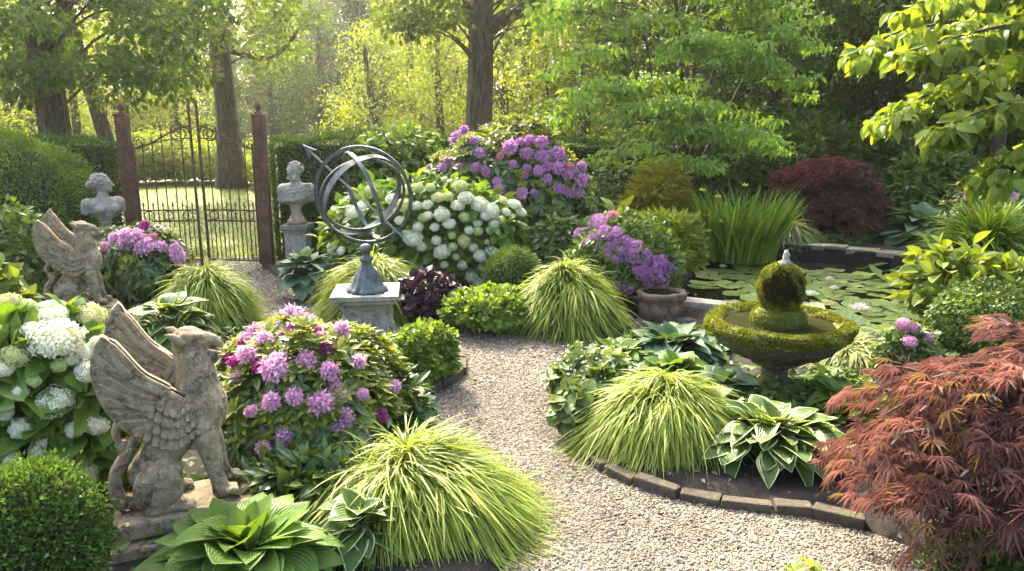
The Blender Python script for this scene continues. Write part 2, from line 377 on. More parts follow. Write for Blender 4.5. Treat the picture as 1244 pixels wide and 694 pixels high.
M['moss'] = stone_mat('moss', (.045, .062, .008), (.115, .125, .016), dark=(.05, .035, .012), lichen=(.20, .18, .13), sc=2.2, bstr=.9, darkness=.5)
M['mosstuft'] = leaf_mat('moss_tuft', (.050, .085, .009), (.17, .21, .022), tr=.25, patch=16, rough=.8, spec=.1)
M['mossdark'] = leaf_mat('dark_moss_tuft', (.018, .016, .006), (.06, .05, .015), tr=.1, patch=9, rough=.9, spec=.1)
M['rust'] = plain('rusty_iron', (.085, .032, .020), .85, .0, .45, 14, .3, (.15, .060, .036))
M['post'] = plain('rust_red_paint', (.075, .029, .015), .85, 0, .5, 7, .4, (.13, .057, .030))
M['verdigris'] = plain('weathered_bronze', (.050, .060, .058), .5, .35, .5, 14, .2, (.115, .138, .132))
M['bark'] = bark_mat('oak_bark', (.030, .022, .014), (.11, .082, .052))
M['bark_mossy'] = bark_mat('mossy_bark', (.06, .045, .025), (.17, .125, .07), (.11, .12, .02))
M['twig'] = plain('twig_bark', (.07, .05, .032), .9, 0, .4, 20, .3)
M['stem'] = plain('green_stem', (.06, .10, .025), .6, 0, .3, 20, 0)
M['core'] = plain('dark_filler', (.014, .020, .008), .95, 0, .5, 25, .6)  # dark colour of the solid filler added inside foliage

# ------------------------------------------------------------------ leaf templates (y from 0 at the stalk to 1 at the tip, z up)
def t_fold(w=.28, f=.10, tip=-.06):
    v = np.array([(0, 0, 0), (-w, .45, f), (0, 1, tip), (w, .45, f)], float)
    return v, np.array([(0, 3, 2), (0, 2, 1)]), np.array([(.5, 0), (0, .5), (.5, 1), (1, .5)], float)
def t_oval(w=.3, rows=5, droop=.18, fold=.10, p=.85, wave=0.0, cols=3, base=0.0, heart=0.0):
    t = np.linspace(0, 1, rows + 1); u = np.linspace(-1, 1, cols)
    prof = np.sin(np.pi * np.clip(t, 0, 1) ** p) ** .8; prof[0] = base; prof[-1] = 0
    V = []; UV = []
    for i, tt in enumerate(t):
        for uu in u:
            x = uu * prof[i] * w
            V.append((x, tt - heart * abs(uu) * max(0, 1 - 3 * tt) * .5, -droop * tt ** 2 + fold * abs(uu) ** 1.4 * prof[i] + wave * math.sin(tt * 9 + uu * 2) * abs(uu)))
            UV.append((.5 + uu / 2 * (1 if 0 < i < rows else .92), tt))
    return np.array(V), grid_faces(rows + 1, cols), np.array(UV)
def t_palmate(n=7, spread=150, w=.07, droop=.25, inner=.55):
    V = [(0, 0, 0)]; F = []; UV = [(.5, 0)]
    for k in range(n):
        a = R(-spread / 2 + spread * k / (n - 1)); L = 1 - .45 * (abs(a) / R(spread / 2)) ** 1.5
        d = np.array((math.sin(a), math.cos(a))); q = np.array((d[1], -d[0])); ww = w * (.7 + .3 * L)
        i = len(V); m = d * L * inner
        for pt, z in ((m - q * ww, .02), (d * L, -droop * L * L), (m + q * ww, .02)): V.append((pt[0], pt[1], z - droop * .25 * (pt @ pt)))
        UV += [(.3, .5), (.5, 1), (.7, .5)]; F.append((0, i + 2, i + 1)); F.append((0, i + 1, i))
    return np.array(V, float), np.array(F), np.array(UV, float)
T_FOLD = t_fold(); T_NARROW = t_fold(.15, .05, -.12); T_ROUND = t_fold(.42, .08, -.05); T_SLIM = t_fold(.09, .03, -.1)
T_OVAL = t_oval(.30, 4, .2, .10); T_RHODO = t_oval(.17, 3, .22, .05, 1.05); T_HYD = t_oval(.36, 5, .28, .12, .75, .02)
T_DOG = t_oval(.30, 5, .45, .10, .85, .015); T_PALM = t_palmate(); T_PALM5 = t_palmate(5, 120, .09, .3)
T_SCALE = t_oval(.42, 4, .05, -.22, 1.25, 0, 5, .5)
T_HOSTA = [t_oval(.41, 8, d, f, .72, .012, 7, .25, .35) for d, f in ((.22, .16), (.5, .12), (.75, .08))]
T_HOSTAN = [t_oval(.24, 8, d, f, .85, .02, 7, .12) for d, f in ((.25, .14), (.5, .10), (.8, .06))]
T_HEUCH = t_oval(.52, 4, .15, .08, .62, .05, 7, .4, .3)

def sphere_dirs(n, zlo=-.2, zhi=1.0):
    z = U(zlo, zhi, n); a = U(0, 2 * np.pi, n); r = np.sqrt(1 - z * z)
    return np.stack([r * np.cos(a), r * np.sin(a), z], -1)
def lumps(d, f=2.3, ph=0.0):              # slow unevenness over directions, about -1..1
    return (np.sin(d[:, 0] * f * 2 + ph) * np.sin(d[:, 1] * f * 2.3 + 1.7 * ph + 1) + .7 * np.sin(d[:, 2] * f * 3 + d[:, 0] * f * 3.1 + ph * 2.1) * np.sin(d[:, 1] * f * 3.7 + ph)) / 1.5
def jit(v, a): return v + rng.normal(0, a, v.shape)
def core_blob(parent, rx, ry, H, k=.72, z0=0, mat='core', name='branches'):  # solid dark filler blob added inside the leaves to stop see-through
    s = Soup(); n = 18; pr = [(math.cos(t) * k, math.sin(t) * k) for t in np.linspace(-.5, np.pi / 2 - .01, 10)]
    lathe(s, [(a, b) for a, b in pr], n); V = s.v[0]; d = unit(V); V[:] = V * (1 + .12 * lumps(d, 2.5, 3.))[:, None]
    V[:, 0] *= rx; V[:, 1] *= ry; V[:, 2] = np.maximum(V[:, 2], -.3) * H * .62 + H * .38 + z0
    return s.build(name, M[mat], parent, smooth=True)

def dome_pts(n, rx, ry, H, inner=.55, uneven=.10, ph=0., zlo=-.35, zc=.42):
    d = sphere_dirs(n, zlo, 1); q = (inner + (1 - inner) * rng.random(n) ** .5) * (1 + uneven * lumps(d, 2.2, ph))
    p = np.stack([d[:, 0] * q * rx, d[:, 1] * q * ry, H * zc + d[:, 2] * q * H * np.where(d[:, 2] > 0, 1 - zc, zc)], -1)
    nn = unit(d / np.array((rx, ry, H * .6))); return p, nn, d
def leafy(s, n, rx, ry, H, T, sc, inner=.6, uneven=.12, ph=0., out=.7, droop=.2, up=.5, mi=0, zlo=-.6, svar=.3, zc=.42, rnd=None, z0=0):
    p, nn, d = dome_pts(n, rx, ry, H, inner, uneven, ph, zlo, zc); p[:, 2] += z0
    dirs = jit(nn * out, .55); dirs[:, 2] -= droop; nrm = jit(nn * .6, .35); nrm[:, 2] += up
    return s.scatter(T, p, dirs, nrm, sc * U(1 - svar, 1 + svar, n), rnd, mi)
def stems_fan(parent, n, rx, ry, H, r=.008, mat='twig', name='stems', spread=.6, z0=0):
    s = Soup()
    for _ in range(n):
        a = U(0, 6.28); q = U(.2, 1) * spread; e = np.array((math.cos(a) * rx * q, math.sin(a) * ry * q, H * U(.55, .8)))
        tube(s, spline([e * (.12, .12, 0), e * (.5, .5, .5) + U(-.02, .02, 3), e], 6) + (0, 0, z0), np.linspace(r, r * .4, 6), 5)
    return s.build(name, M[mat], parent)

# ------------------------------------------------------------------ flowers (shared meshes)
def floret(n=5, w=.5, cup=.35, rows=1):
    V, F, UV = [], [], []
    for k in range(n):
        a = 2 * np.pi * k / n; d = np.array((math.cos(a), math.sin(a))); q = np.array((-d[1], d[0])); i = len(V)
        for (r, s_, z, v) in ((.06, 0, 0, 0), (.62, -w, cup * .62, .6), (1, 0, cup * .75, 1), (.62, w, cup * .62, .6)):
            V.append((*(d * r + q * s_ * .62), z)); UV.append((.5, v))
        F += [(i, i + 1, i + 2, i + 3)]
    V = np.array(V, float); V = V[:, [0, 2, 1]]          # axis along +y
    return V, np.array(F), np.array(UV, float)
F4 = floret(4, .55, .15); F5 = floret(5, .42, .5); F6 = floret(6, .3, .5)
def flower_ball(name, mats, R0, n, T, fs, flat=.8, fill=True, zlo=-.35, lump=.08):
    s = Soup(); i = np.arange(n) + .5; z = 1 - (1 - zlo) * i / n; a = i * 2.39996; r = np.sqrt(np.maximum(0, 1 - z * z))
    d = jit(np.stack([r * np.cos(a), r * np.sin(a), z], -1), .07); d = unit(d); p = d * R0 * (1 + lump * lumps(d, 3))[:, None] * rng.uniform(.9, 1.06, n)[:, None]; p[:, 2] *= flat
    s.scatter(T, p, jit(d, .22), rng.normal(0, 1, (n, 3)), fs * U(.8, 1.2, n))
    if fill:
        t = Soup(); pr = [(math.cos(b) * R0 * .86, math.sin(b) * R0 * .86 * flat) for b in np.linspace(-.5, np.pi / 2 - .02, 6)]; lathe(s, pr, 10)
    return s.mesh(name, mats)
def truss(name, mat, R0=.065, n=13, bud=.2):
    n += 6; s = Soup(); i = np.arange(n) + .5; z = 1 - 1.15 * i / n; a = i * 2.39996; r = np.sqrt(np.maximum(0, 1 - z * z))
    d = unit(jit(np.stack([r * np.cos(a), r * np.sin(a), z], -1), .12)); k = U(.75, 1.05, n)
    s.scatter(F5, d * (R0 * .55 * k)[:, None], jit(d, .15), rng.normal(0, 1, (n, 3)), R0 * .62 * U(.75, 1.15, n))
    s.scatter(T_SLIM, d * R0 * .6, jit(d, .1), rng.normal(0, 1, (n, 3)), R0 * .6)                      # stamens
    s.scatter(F5, d * (R0 * .3), jit(d, .3), rng.normal(0, 1, (n, 3)), R0 * .55)
    return s.mesh(name, M[mat])
FM = {}
for nm in ('white', 'cream', 'limepetal'):
    FM[nm] = [flower_ball('flower_head', M[nm], 1.0, 150, F4, .21, .62 + .1 * k, True) for k in range(2)]
for nm in ('pink', 'purple', 'magenta', 'rose'):
    FM[nm] = [truss('flower_truss', nm, 1.0, 14 + k) for k in range(3)]
FM['violet'] = [flower_ball('flower_cluster', M['violet'], 1.0, 34, F5, .30, .8, False, -.1, .25) for k in range(2)]
FM['allium'] = [flower_ball('flower_head', M['pink'], 1.0, 70, F5, .30, .95, True, -.8)]
def ray_dome(px, py, c, rx, ry, H, zc=.42, push=1.0):     # where the sight line through a photo pixel meets the outside of a bush
    o = np.array((0, 0, CAMZ)) - (np.array(c) + (0, 0, H * zc)); d = ray(px, py); sc = np.array((rx, ry, H * (1 - zc))) * push
    a = (d / sc) @ (d / sc); b = 2 * (o / sc) @ (d / sc); q = (o / sc) @ (o / sc) - 1; disc = b * b - 4 * a * q
    t = (-b - math.sqrt(disc)) / (2 * a) if disc > 0 else -b / (2 * a)
    q_ = o + d * t
    if disc <= 0: q_ = q_ / np.linalg.norm(q_ / sc)          # just beside the bush: its nearest edge
    return q_ + (0, 0, H * zc)                      # local to the bush's base
def blooms(root, c, rx, ry, H, pts, kind, name='flower_truss', zc=.42, push=1.02, up=.5, label=None):
    for e in pts:
        px, py, rp = e[:3]; k = e[3] if len(e) > 3 else kind
        p = ray_dome(px, py, c, rx, ry, H, zc, push * U(.96, 1.06)); r = size(rp * U(.85, 1.18), np.array(c) + p)
        n = unit((p - (0, 0, H * zc)) / np.array((rx, ry, H * .6))) + (0, -.25, up); q = Vector(n).to_track_quat('Z', 'Y')
        me = FM[k][int(U(0, len(FM[k])))]; b = link(name, me, root, p, (0, 0, 0), r); b.scale = (r * U(.85, 1.15), r * U(.85, 1.15), r * U(.8, 1.15)); b.rotation_euler = (q.to_matrix() @ Matrix.Rotation(U(0, 6.28), 3, 'Z')).to_euler()
        if label and k in label: b['label'] = label[k]

# ------------------------------------------------------------------ placing by what the photo shows
BED = .05
def front(x0, x1, yt, yb, dr=.85, z=BED):                 # front foot visible at yb
    p = P((x0 + x1) / 2, yb, z); w = size(x1 - x0, p); rx = w / 2; ry = rx * dr
    for _ in range(3):
        Y = p[1] + ry * .9; c = D((x0 + x1) / 2, yb, Y); rx = size((x1 - x0) / 2, np.array((0, Y, .5))); ry = rx * dr
    t = D((x0 + x1) / 2, yt, Y); return np.array((c[0], Y, z)), rx, ry, t[2] - z
def at(x0, x1, yt, Y, dr=.85, z=BED):                     # foot hidden, distance given
    t = D((x0 + x1) / 2, yt, Y); rx = size((x1 - x0) / 2, t); return np.array((t[0], Y, z)), rx, rx * dr, t[2] - z

# ------------------------------------------------------------------ plant builders; geom = (centre, rx, ry, H)
def bush(name, label, geom, mat, T=T_OVAL, leaf=.05, n=3000, inner=.6, uneven=.12, up=.5, droop=.2, out=.7, ph=0., core=.62, group=None, stems=0, part='foliage', zc=.42, zlo=-.7, cat='shrub'):
    c, rx, ry, H = geom; t = thing(name, label, cat, c, 0, group)
    s = Soup(); leafy(s, n, rx, ry, H, T, leaf, inner, uneven, ph, out, droop, up, 0, zlo, zc=zc)
    s.build(part, M[mat], t)
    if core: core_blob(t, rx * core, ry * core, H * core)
    if stems: stems_fan(t, stems, rx, ry, H, name='stem')
    return t
def clipped(name, label, geom, mat='box', leaf=.018, n=9000, uneven=.04, ph=0., cat='clipped shrub', core=.88, zc=.45):
    c, rx, ry, H = geom; t = thing(name, label, cat, c); s = Soup()
    p, nn, d = dome_pts(n, rx, ry, H, .90, uneven, ph, -.9, zc)
    p += nn * rng.gamma(1.0, .0095, n)[:, None] * (leaf / .018)
    s.scatter(T_FOLD, p, jit(nn * .9 + (0, 0, .3), .45), jit(nn, .5), leaf * U(.7, 1.35, n)); s.build('foliage', M[mat], t)
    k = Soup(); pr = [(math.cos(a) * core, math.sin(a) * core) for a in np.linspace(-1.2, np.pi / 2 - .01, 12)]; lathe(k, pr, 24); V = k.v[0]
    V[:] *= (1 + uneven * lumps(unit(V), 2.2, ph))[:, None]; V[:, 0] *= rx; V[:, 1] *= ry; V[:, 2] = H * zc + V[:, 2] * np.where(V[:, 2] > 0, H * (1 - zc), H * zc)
    k.build('branches', M['core'], t, smooth=True); return t  # added dark filler under the leaf shell, a solid blob without twigs
def rhododendron(name, label, geom, n_whorl, leaf=.10, pts=(), kind='pink', ph=0., shoots=.25, cat='rhododendron', flabel=None, core=.66, young='shoot', zc=.42):
    c, rx, ry, H = geom; t = thing(name, label, cat, c); s = Soup()
    p, nn, d = dome_pts(n_whorl, rx, ry, H, .62, .14, ph, -.75, zc); k = 8
    ax = unit(jit(nn + (0, 0, .45), .25)); e1 = unit(np.cross(ax, rng.normal(0, 1, (n_whorl, 3)))); e2 = np.cross(ax, e1)
    for j in range(k):
        a = 2 * np.pi * j / k + rng.normal(0, .2, n_whorl); rad = np.cos(a)[:, None] * e1 + np.sin(a)[:, None] * e2
        s.scatter(T_RHODO, p, rad + ax * U(-.15, .45, n_whorl)[:, None] - (0, 0, .12), ax, leaf * U(.7, 1.2, n_whorl))
    s.build('foliage', M['rhodo'], t)
    m = int(n_whorl * shoots); y = Soup()
    if m:
        p2, nn2, _ = dome_pts(m, rx, ry, H, .95, .14, ph, -.1, zc); ax = unit(nn2 + (0, 0, .9)); e1 = unit(np.cross(ax, rng.normal(0, 1, (m, 3)))); e2 = np.cross(ax, e1)
        for j in range(7):
            a = 2 * np.pi * j / 7; rad = np.cos(a) * e1 + np.sin(a) * e2
            y.scatter(T_RHODO, p2, rad + ax * U(.5, 1.3, m)[:, None], ax, leaf * U(.5, .85, m))
        y.build('shoot_foliage', M[young], t)
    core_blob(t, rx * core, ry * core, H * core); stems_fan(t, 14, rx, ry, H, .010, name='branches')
    blooms(t, c, rx, ry, H, pts, kind, zc=zc, label=flabel, up=.35); return t
def hydrangea(name, label, geom, n, leaf, pts, ph=0., flabel=None):
    c, rx, ry, H = geom; t = thing(name, label, 'hydrangea', c); s = Soup()
    leafy(s, n, rx, ry, H, T_HYD, leaf, .55, .12, ph, .75, .25, .75, 0, -.8); s.build('foliage', M['hyd'], t)
    st = Soup()
    for e in pts:
        p = ray_dome(e[0], e[1], c, rx, ry, H, .42, 1.0); b = p * (.25, .25, 0) + (0, 0, .0)
        tube(st, spline([b, p * (.6, .6, .62), p - (0, 0, .02)], 6), .006, 5)
    for _ in range(20):
        d = sphere_dirs(1, 0, .7)[0]; p = d * (rx, ry, H * .6) * .85 + (0, 0, H * .3); tube(st, spline([p * (.2, .2, 0), p * (.6, .6, .6), p], 5), .005, 5)
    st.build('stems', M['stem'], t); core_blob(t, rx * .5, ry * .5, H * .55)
    pts = [(e[0], e[1], e[2] * .86, *e[3:]) for e in pts]; blooms(t, c, rx, ry, H, pts, 'white', 'flower_head', push=1.09, up=1.0, label=flabel); return t
def hosta(name, label, geom, n, leaf, mat, T=T_HOSTA, spread=1.0, up=1.0, z0=.0, face=None, cat='hosta'):
    c, rx, ry, H = geom; t = thing(name, label, cat, c); s = Soup(); st = Soup(); k = np.arange(n); q = np.sqrt((k + .5) / n)
    a = k * 2.39996 + rng.normal(0, .25, n); rad = np.stack([np.cos(a), np.sin(a), 0 * a], -1)
    pitch = np.interp(q, [0, .5, 1], [1.15 * up, .55 * up, -.05]) + rng.normal(0, .14, n)
    L = leaf * np.interp(q, [0, .4, 1], [.7, 1, 1.0]) * U(.8, 1.15, n)
    reach = np.maximum(0, q * .98 - .1) ; base = rad * np.stack([reach * np.maximum(rx - leaf * .75, .03), reach * np.maximum(ry - leaf * .75, .03), 0 * a], -1)
    base[:, 2] = z0 + (H - leaf * .35) * np.interp(q, [0, .5, 1], [.62, .66, .28]) * U(.85, 1.1, n)
    dirs = rad * np.cos(pitch)[:, None] + np.stack([0 * a, 0 * a, np.sin(pitch)], -1); nrm = -rad * np.sin(pitch)[:, None] + np.stack([0 * a, 0 * a, np.cos(pitch)], -1)
    nrm = jit(nrm, .16)
    var = np.where(q < .35, 0, np.where(q < .75, 1, 2)); var = np.where(rng.random(n) < .25, 1, var)
    for v in range(3):
        i = var == v; m_ = int(i.sum()); s.scatter(T[v], base[i], dirs[i] + rng.normal(0, .13, (m_, 3)), nrm[i], L[i][:, None] * np.stack([U(.8, 1.2, m_), np.ones(m_), U(.4, 1.5, m_)], -1))
    for b, d in zip(base, dirs): tube(st, spline([b * (.1, .1, 0), b * (.6, .6, .75), b + d * .01], 5), .005, 4)
    s.build('foliage', M[mat], t, smooth=True); st.build('leaf_stalks', M['stem'], t); return t
def blades(s, root, dirh, elev, L, w, drop, seg=6, rnd=None, twist=.5):
    m = len(root); t = np.linspace(0, 1, seg + 1); d = unit(dirh); v0 = d * np.cos(elev)[:, None] + np.stack([0 * elev, 0 * elev, np.sin(elev)], -1)
    side = unit(np.cross(d, (0, 0, 1.)) + rng.normal(0, twist, (m, 3)) * (1, 1, .4))
    tt = t[None, :, None]; C = root[:, None] + v0[:, None] * (L[:, None, None] * tt) + np.array((0, 0, -1.)) * (drop * L)[:, None, None] * tt ** 1.9 + d[:, None] * (L * .22)[:, None, None] * tt ** 2
    C = np.maximum(C, [-9e9, -9e9, 0.008]) if False else C
    wd = np.sin(np.clip(.18 + .82 * t, 0, 1) * np.pi) ** .7; wd[-1] = 0.02; W = w[:, None] * wd[None]
    A = C - side[:, None] * W[..., None] / 2; B = C + side[:, None] * W[..., None] / 2; mid = C - np.cross(side, v0)[:, None] * W[..., None] * .18
    V = np.stack([A, mid, B], 2).reshape(m, -1, 3); F = grid_faces(seg + 1, 3); UV = np.stack([np.tile([0, .5, 1], seg + 1), np.repeat(t, 3)], -1)
    nV = V.shape[1]; F = (F[None] + (np.arange(m) * nV)[:, None, None]).reshape(-1, 4); rnd = rng.random(m) if rnd is None else rnd
    s.add(V.reshape(-1, 3), F, np.tile(UV, (m, 1)), np.repeat(rnd, nV))
def grass(name, label, geom, n, L, w, mat='hakone', lean=(0, 0), elev=(66, 2), drop=(.7, .85), cat='ornamental grass', seg=6, root=.7, ztop=.62, core=.5):
    c, rx, ry, H = geom; t = thing(name, label, cat, c); s = Soup(); nt_ = max(14, int(70 * min(1, rx / .35))); n = int(n * 2.0); ti = np.arange(nt_) + .5; tq = np.sqrt(ti / nt_); ta = ti * 2.39996 + rng.normal(0, .3, nt_)
    tl = rng.normal(0, .52, (nt_, 3)) * (1, 1, 0); th = U(.70, 1.14, nt_); k = rng.integers(0, nt_, n); q = np.clip(tq[k] + rng.normal(0, .06, n), 0, 1.02); a = ta[k] + rng.normal(0, .13, n)
    rad = np.stack([np.cos(a), np.sin(a), 0 * a], -1); in_ = L * .42; ph_ = U(0, 6.28); wob = 1 + .13 * np.sin(2 * a + ph_) + .10 * np.sin(3 * a + 2 * ph_) + .07 * np.sin(5 * a + 3 * ph_)
    p = rad * (q * wob)[:, None] * (max(rx - in_, rx * .45), max(ry - in_, ry * .45), 0); p[:, 2] = max(H - L * .22, H * .5) * np.sqrt(np.maximum(0, 1 - q ** 2 * .93)) * th[k] * U(.72, 1.0, n)
    dh = unit(rad * (.15 + q)[:, None] + tl[k] * .8 + rng.normal(0, .38, (n, 3)) * (1, 1, 0) + np.array((lean[0], lean[1], 0)))
    el = R(elev[0]) + (R(elev[1]) - R(elev[0])) * np.minimum(q * 1.15, 1) + rng.normal(0, .22, n); dr = drop[0] + (drop[1] - drop[0]) * q + rng.normal(0, .15, n)
    Ln = L * .70 * U(.55, 1.25, n); fly = rng.random(n) < .05; Ln = np.where(fly, Ln * 1.45, Ln); el = np.where(fly, el + .12, el); blades(s, p, dh, el, Ln, w * .82 * U(.6, 1.3, n), dr, seg)
    V = s.v[0]; V[:, 2] = np.maximum(V[:, 2], .012 - c[2] + .0)
    s.build('foliage', M[mat], t)
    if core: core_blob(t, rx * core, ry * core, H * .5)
    return t
def upright(name, label, geom, n, w, mat='iris', tilt=.22, bendy=.25, cat='iris', seg=6, hv=.35):
    c, rx, ry, H = geom; t = thing(name, label, cat, c); s = Soup(); a = U(0, 6.283, n); q = np.sqrt(rng.random(n)); rad = np.stack([np.cos(a), np.sin(a), 0 * a], -1)
    p = rad * q[:, None] * (rx * .75, ry * .75, 0); blades(s, p, unit(rad * q[:, None] + rng.normal(0, .5, (n, 3)) * (1, 1, 0)), R(90) - np.abs(rng.normal(0, tilt, n)) - q * tilt * .6, H * U(1 - hv, 1.06, n), w * U(.7, 1.2, n), np.abs(rng.normal(0, bendy, n)) * .6, seg, twist=1.2)
    s.build('foliage', M[mat], t); return t
def maple(name, label, geom, n, leaf, mat, T=T_PALM, tiers=26, zc=.4, fan=.42):
    c, rx, ry, H = geom; rx, ry, H = rx * .84, ry * .84, H * .95; t = thing(name, label, 'japanese maple', c); s = Soup(); per = n // tiers; br = Soup()
    # a low dome of overlapping, hanging sprays
    d = sphere_dirs(tiers, -.15, 1); d[0] = (0, 0, 1); i = np.arange(tiers) + .5; z = 1 - 1.55 * i / tiers; a = i * 2.39996; r = np.sqrt(np.maximum(0, 1 - z * z)); d = np.stack([r * np.cos(a), r * np.sin(a), z], -1)
    for dd in d:
        q = U(.6, 1.0); cen = np.array((dd[0] * rx * q, dd[1] * ry * q, H * zc + dd[2] * q * H * (1 - zc if dd[2] > 0 else zc)))
        outw = unit(np.array((dd[0], dd[1], 0.05)) + rng.normal(0, .1, 3)); side = np.array((-outw[1], outw[0], 0))
        u_, v_ = rng.normal(0, .42, per), U(-1, 1, per); R0 = (rx + ry) / 2 * fan * U(.75, 1.25)
        p = cen + outw * (v_ * R0)[:, None] + side * (u_ * R0)[:, None]; p[:, 2] += -R0 * .38 * (np.maximum(v_, -.2) + .2) ** 1.6 - R0 * .35 * u_ ** 2 + rng.normal(0, R0 * .10, per)
        dr = jit(np.tile(outw + (0, 0, -.45), (per, 1)) + side * (u_ * .7)[:, None], .28); nr = jit(np.tile((*(outw[:2] * .35), 1.0), (per, 1)), .28)
        s.scatter(T, p, dr, nr, leaf * U(.65, 1.2, per))
        tube(br, spline([(0, 0, H * .10), cen * (.45, .45, .6) + (0, 0, H * .15), cen - (0, 0, .02), cen + outw * R0 * .7 - (0, 0, R0 * .2)], 9), np.linspace(.016, .003, 9) * (rx / .5) ** .5, 5)
    s.build('foliage', M[mat], t); tube(br, spline([(0, 0, -.05), (.03, 0, H * .12), (0, .02, H * .35)], 5), np.linspace(.035, .02, 5) * (rx / .5) ** .5, 7); br.build('trunk', M['twig'], t); return t

# ------------------------------------------------------------------ trees
def clump(s, c, r, n, leaf, T=T_FOLD, flat=.6, mi=0, droop=.35, up=.6, face=(0, -.35, 0)):
    d = rng.normal(0, 1, (n, 3)); d = unit(d) * (rng.random(n) ** .45)[:, None]; p = np.asarray(c) + d * r * (1, 1, flat)
    dr = jit(d * .8, .6); dr[:, 2] -= droop; nr = jit(d * .4, .5) + np.array(face); nr[:, 2] += up
    s.scatter(T, p, dr, nr, leaf * U(.65, 1.3, n))
def trunk_tube(s, h, r, lean=(0, 0), n=10, flare=1.5, seg=9, wig=.05):
    z = np.linspace(0, h, seg); pts = np.stack([lean[0] * z / h + np.sin(z * .9) * wig, lean[1] * z / h + np.cos(z * .7 + 1) * wig, z], -1); pts[0, 2] = -.15
    rad = r * np.interp(z / h, [0, .04, .12, .6, 1], [flare, 1.15, 1.0, .78, .35]); tube(s, pts, rad, n); return pts, rad
def tree(name, label, base, r, h, clumps, mat, leaf, per, limbs=(), lean=(0, 0), group=None, T=T_FOLD, bark='bark', cat='tree', flare=1.5, flat=.6, wig=.05, droop=.35, links=True, stems=None, face=(0, -.35, 0), up=.6):
    """clumps: (x, y, z, radius[, density]) in world coordinates"""
    b = np.asarray(base, float); t = thing(name, label, cat, b, 0, group); tr = Soup()
    pts, rad = trunk_tube(tr, h, r, lean, flare=flare, wig=wig)
    if stems:
        for (dx, dy, hh, rr) in stems: tube(tr, spline([(0, 0, -.05), (dx * .3, dy * .3, hh * .4), (dx, dy, hh)], 8), np.linspace(rr, rr * .4, 8), 8)
    for L in limbs: Lp = np.asarray(L[0], float) - b; tube(tr, spline(Lp, 10), np.linspace(L[1], L[2], 10), 8)
    s = Soup()
    for k in clumps:
        c = np.asarray(k[:3]) - b; clump(s, c, k[3], int(per * (k[4] if len(k) > 4 else 1) * (k[3] ** 2)), leaf, T, flat, droop=droop, face=face, up=up)
        if links and rng.random() < .45:
            zz = min(max(c[2] - .3 * np.hypot(c[0], c[1]), h * .2), h * .95); j = np.interp(zz, pts[:, 2], np.arange(len(pts))); a0 = np.array([np.interp(zz, pts[:, 2], pts[:, i]) for i in range(3)])
            tube(tr, spline([a0, (a0 + c) / 2 + (0, 0, .12 * np.hypot(*(c[:2] - a0[:2]))), c], 7), np.linspace(min(.028, r * .13), .008, 7), 5)
    s.build('crown', M[mat], t); tr.build('trunk', M[bark], t); return t

# ------------------------------------------------------------------ the setting: ground, path, pond water, lawn
def ground_poly(px, z=0.0): return np.array([P(a, b, z)[:2] for a, b in px])
PATH = ground_poly([(236, 322), (262, 338), (285, 358), (300, 384), (360, 398), (420, 403), (490, 398), (538, 412), (556, 436), (552, 462), (520, 476), (520, 505), (560, 545), (615, 590), (645, 640), (610, 694), (590, 800),
                    (1300, 800), (1180, 700), (1040, 640), (1000, 625), (930, 618), (850, 607), (790, 595), (735, 572), (700, 540), (678, 505), (676, 470), (690, 440), (720, 418), (770, 398), (842, 393), (838, 386), (800, 386), (765, 388), (700, 402), (600, 405), (545, 394), (484, 388), (430, 372), (392, 364), (352, 342), (325, 322)])
gL, gR = PATH[0], PATH[-1]
PATH = np.vstack([PATH, [[gR[0] + .15, 9.4], [gL[0] - .15, 9.4]]])
POND = ground_poly([(838, 372), (880, 384), (905, 400), (960, 415), (1030, 418), (1100, 408), (1135, 385), (1150, 350), (1140, 328), (1090, 318), (1010, 310), (940, 304), (905, 312), (860, 318), (835, 332), (826, 352)], -.05)
def seg_dist(pts, poly):
    a = poly; b = np.roll(poly, -1, 0); best = np.full(len(pts), 9e9); ins = np.zeros(len(pts), bool)
    for p, q in zip(a, b):
        e = q - p; t = np.clip(((pts - p) @ e) / max(e @ e, 1e-9), 0, 1); best = np.minimum(best, np.linalg.norm(pts - p - t[:, None] * e, axis=1))
        c = (p[1] > pts[:, 1]) != (q[1] > pts[:, 1]); x = p[0] + (pts[:, 1] - p[1]) / (q[1] - p[1] + 1e-12) * e[0]; ins ^= c & (pts[:, 0] < x)
    return np.where(ins, -best, best)
def smooth_poly(poly, n=240):
    return spline(np.vstack([np.c_[poly, np.zeros(len(poly))], np.r_[poly[0], 0][None]]), n)[:-1, :2]
PATHS = smooth_poly(PATH, 300); PONDS = smooth_poly(POND, 120)
def sstep(a, b, x): t = np.clip((x - a) / (b - a), 0, 1); return t * t * (3 - 2 * t)
def ground_z(pts):
    dp = seg_dist(pts, PATHS); dq = seg_dist(pts, PONDS)
    z = -.04 + (BED + .04) * sstep(-.02, .06, dp); z += .02 * np.sin(pts[:, 0] * 3.1) * np.sin(pts[:, 1] * 2.7 + 1) * sstep(.05, .5, dp)
    z = z * sstep(9.3, 8.9, pts[:, 1]) + -.02 * sstep(8.9, 9.3, pts[:, 1]) * (pts[:, 0] < 0) + BED * sstep(8.9, 9.3, pts[:, 1]) * (pts[:, 0] >= 0) * (pts[:, 1] < 13)
    return z * sstep(-.02, .05, dq) - .55 * sstep(.02, -.14, dq)
xs = np.concatenate([np.linspace(-125, -14, 16), np.arange(-13, 13, .11), np.linspace(13.5, 125, 16)]); ys = np.concatenate([np.linspace(-125, -1, 12), np.arange(0, 14, .11), np.linspace(15, 30, 16), np.linspace(36, 125, 14)])
X, Y = np.meshgrid(xs, ys); pts = np.stack([X.ravel(), Y.ravel()], -1); Z = ground_z(pts)
soil, nt, bs, out = new_mat('garden_soil')
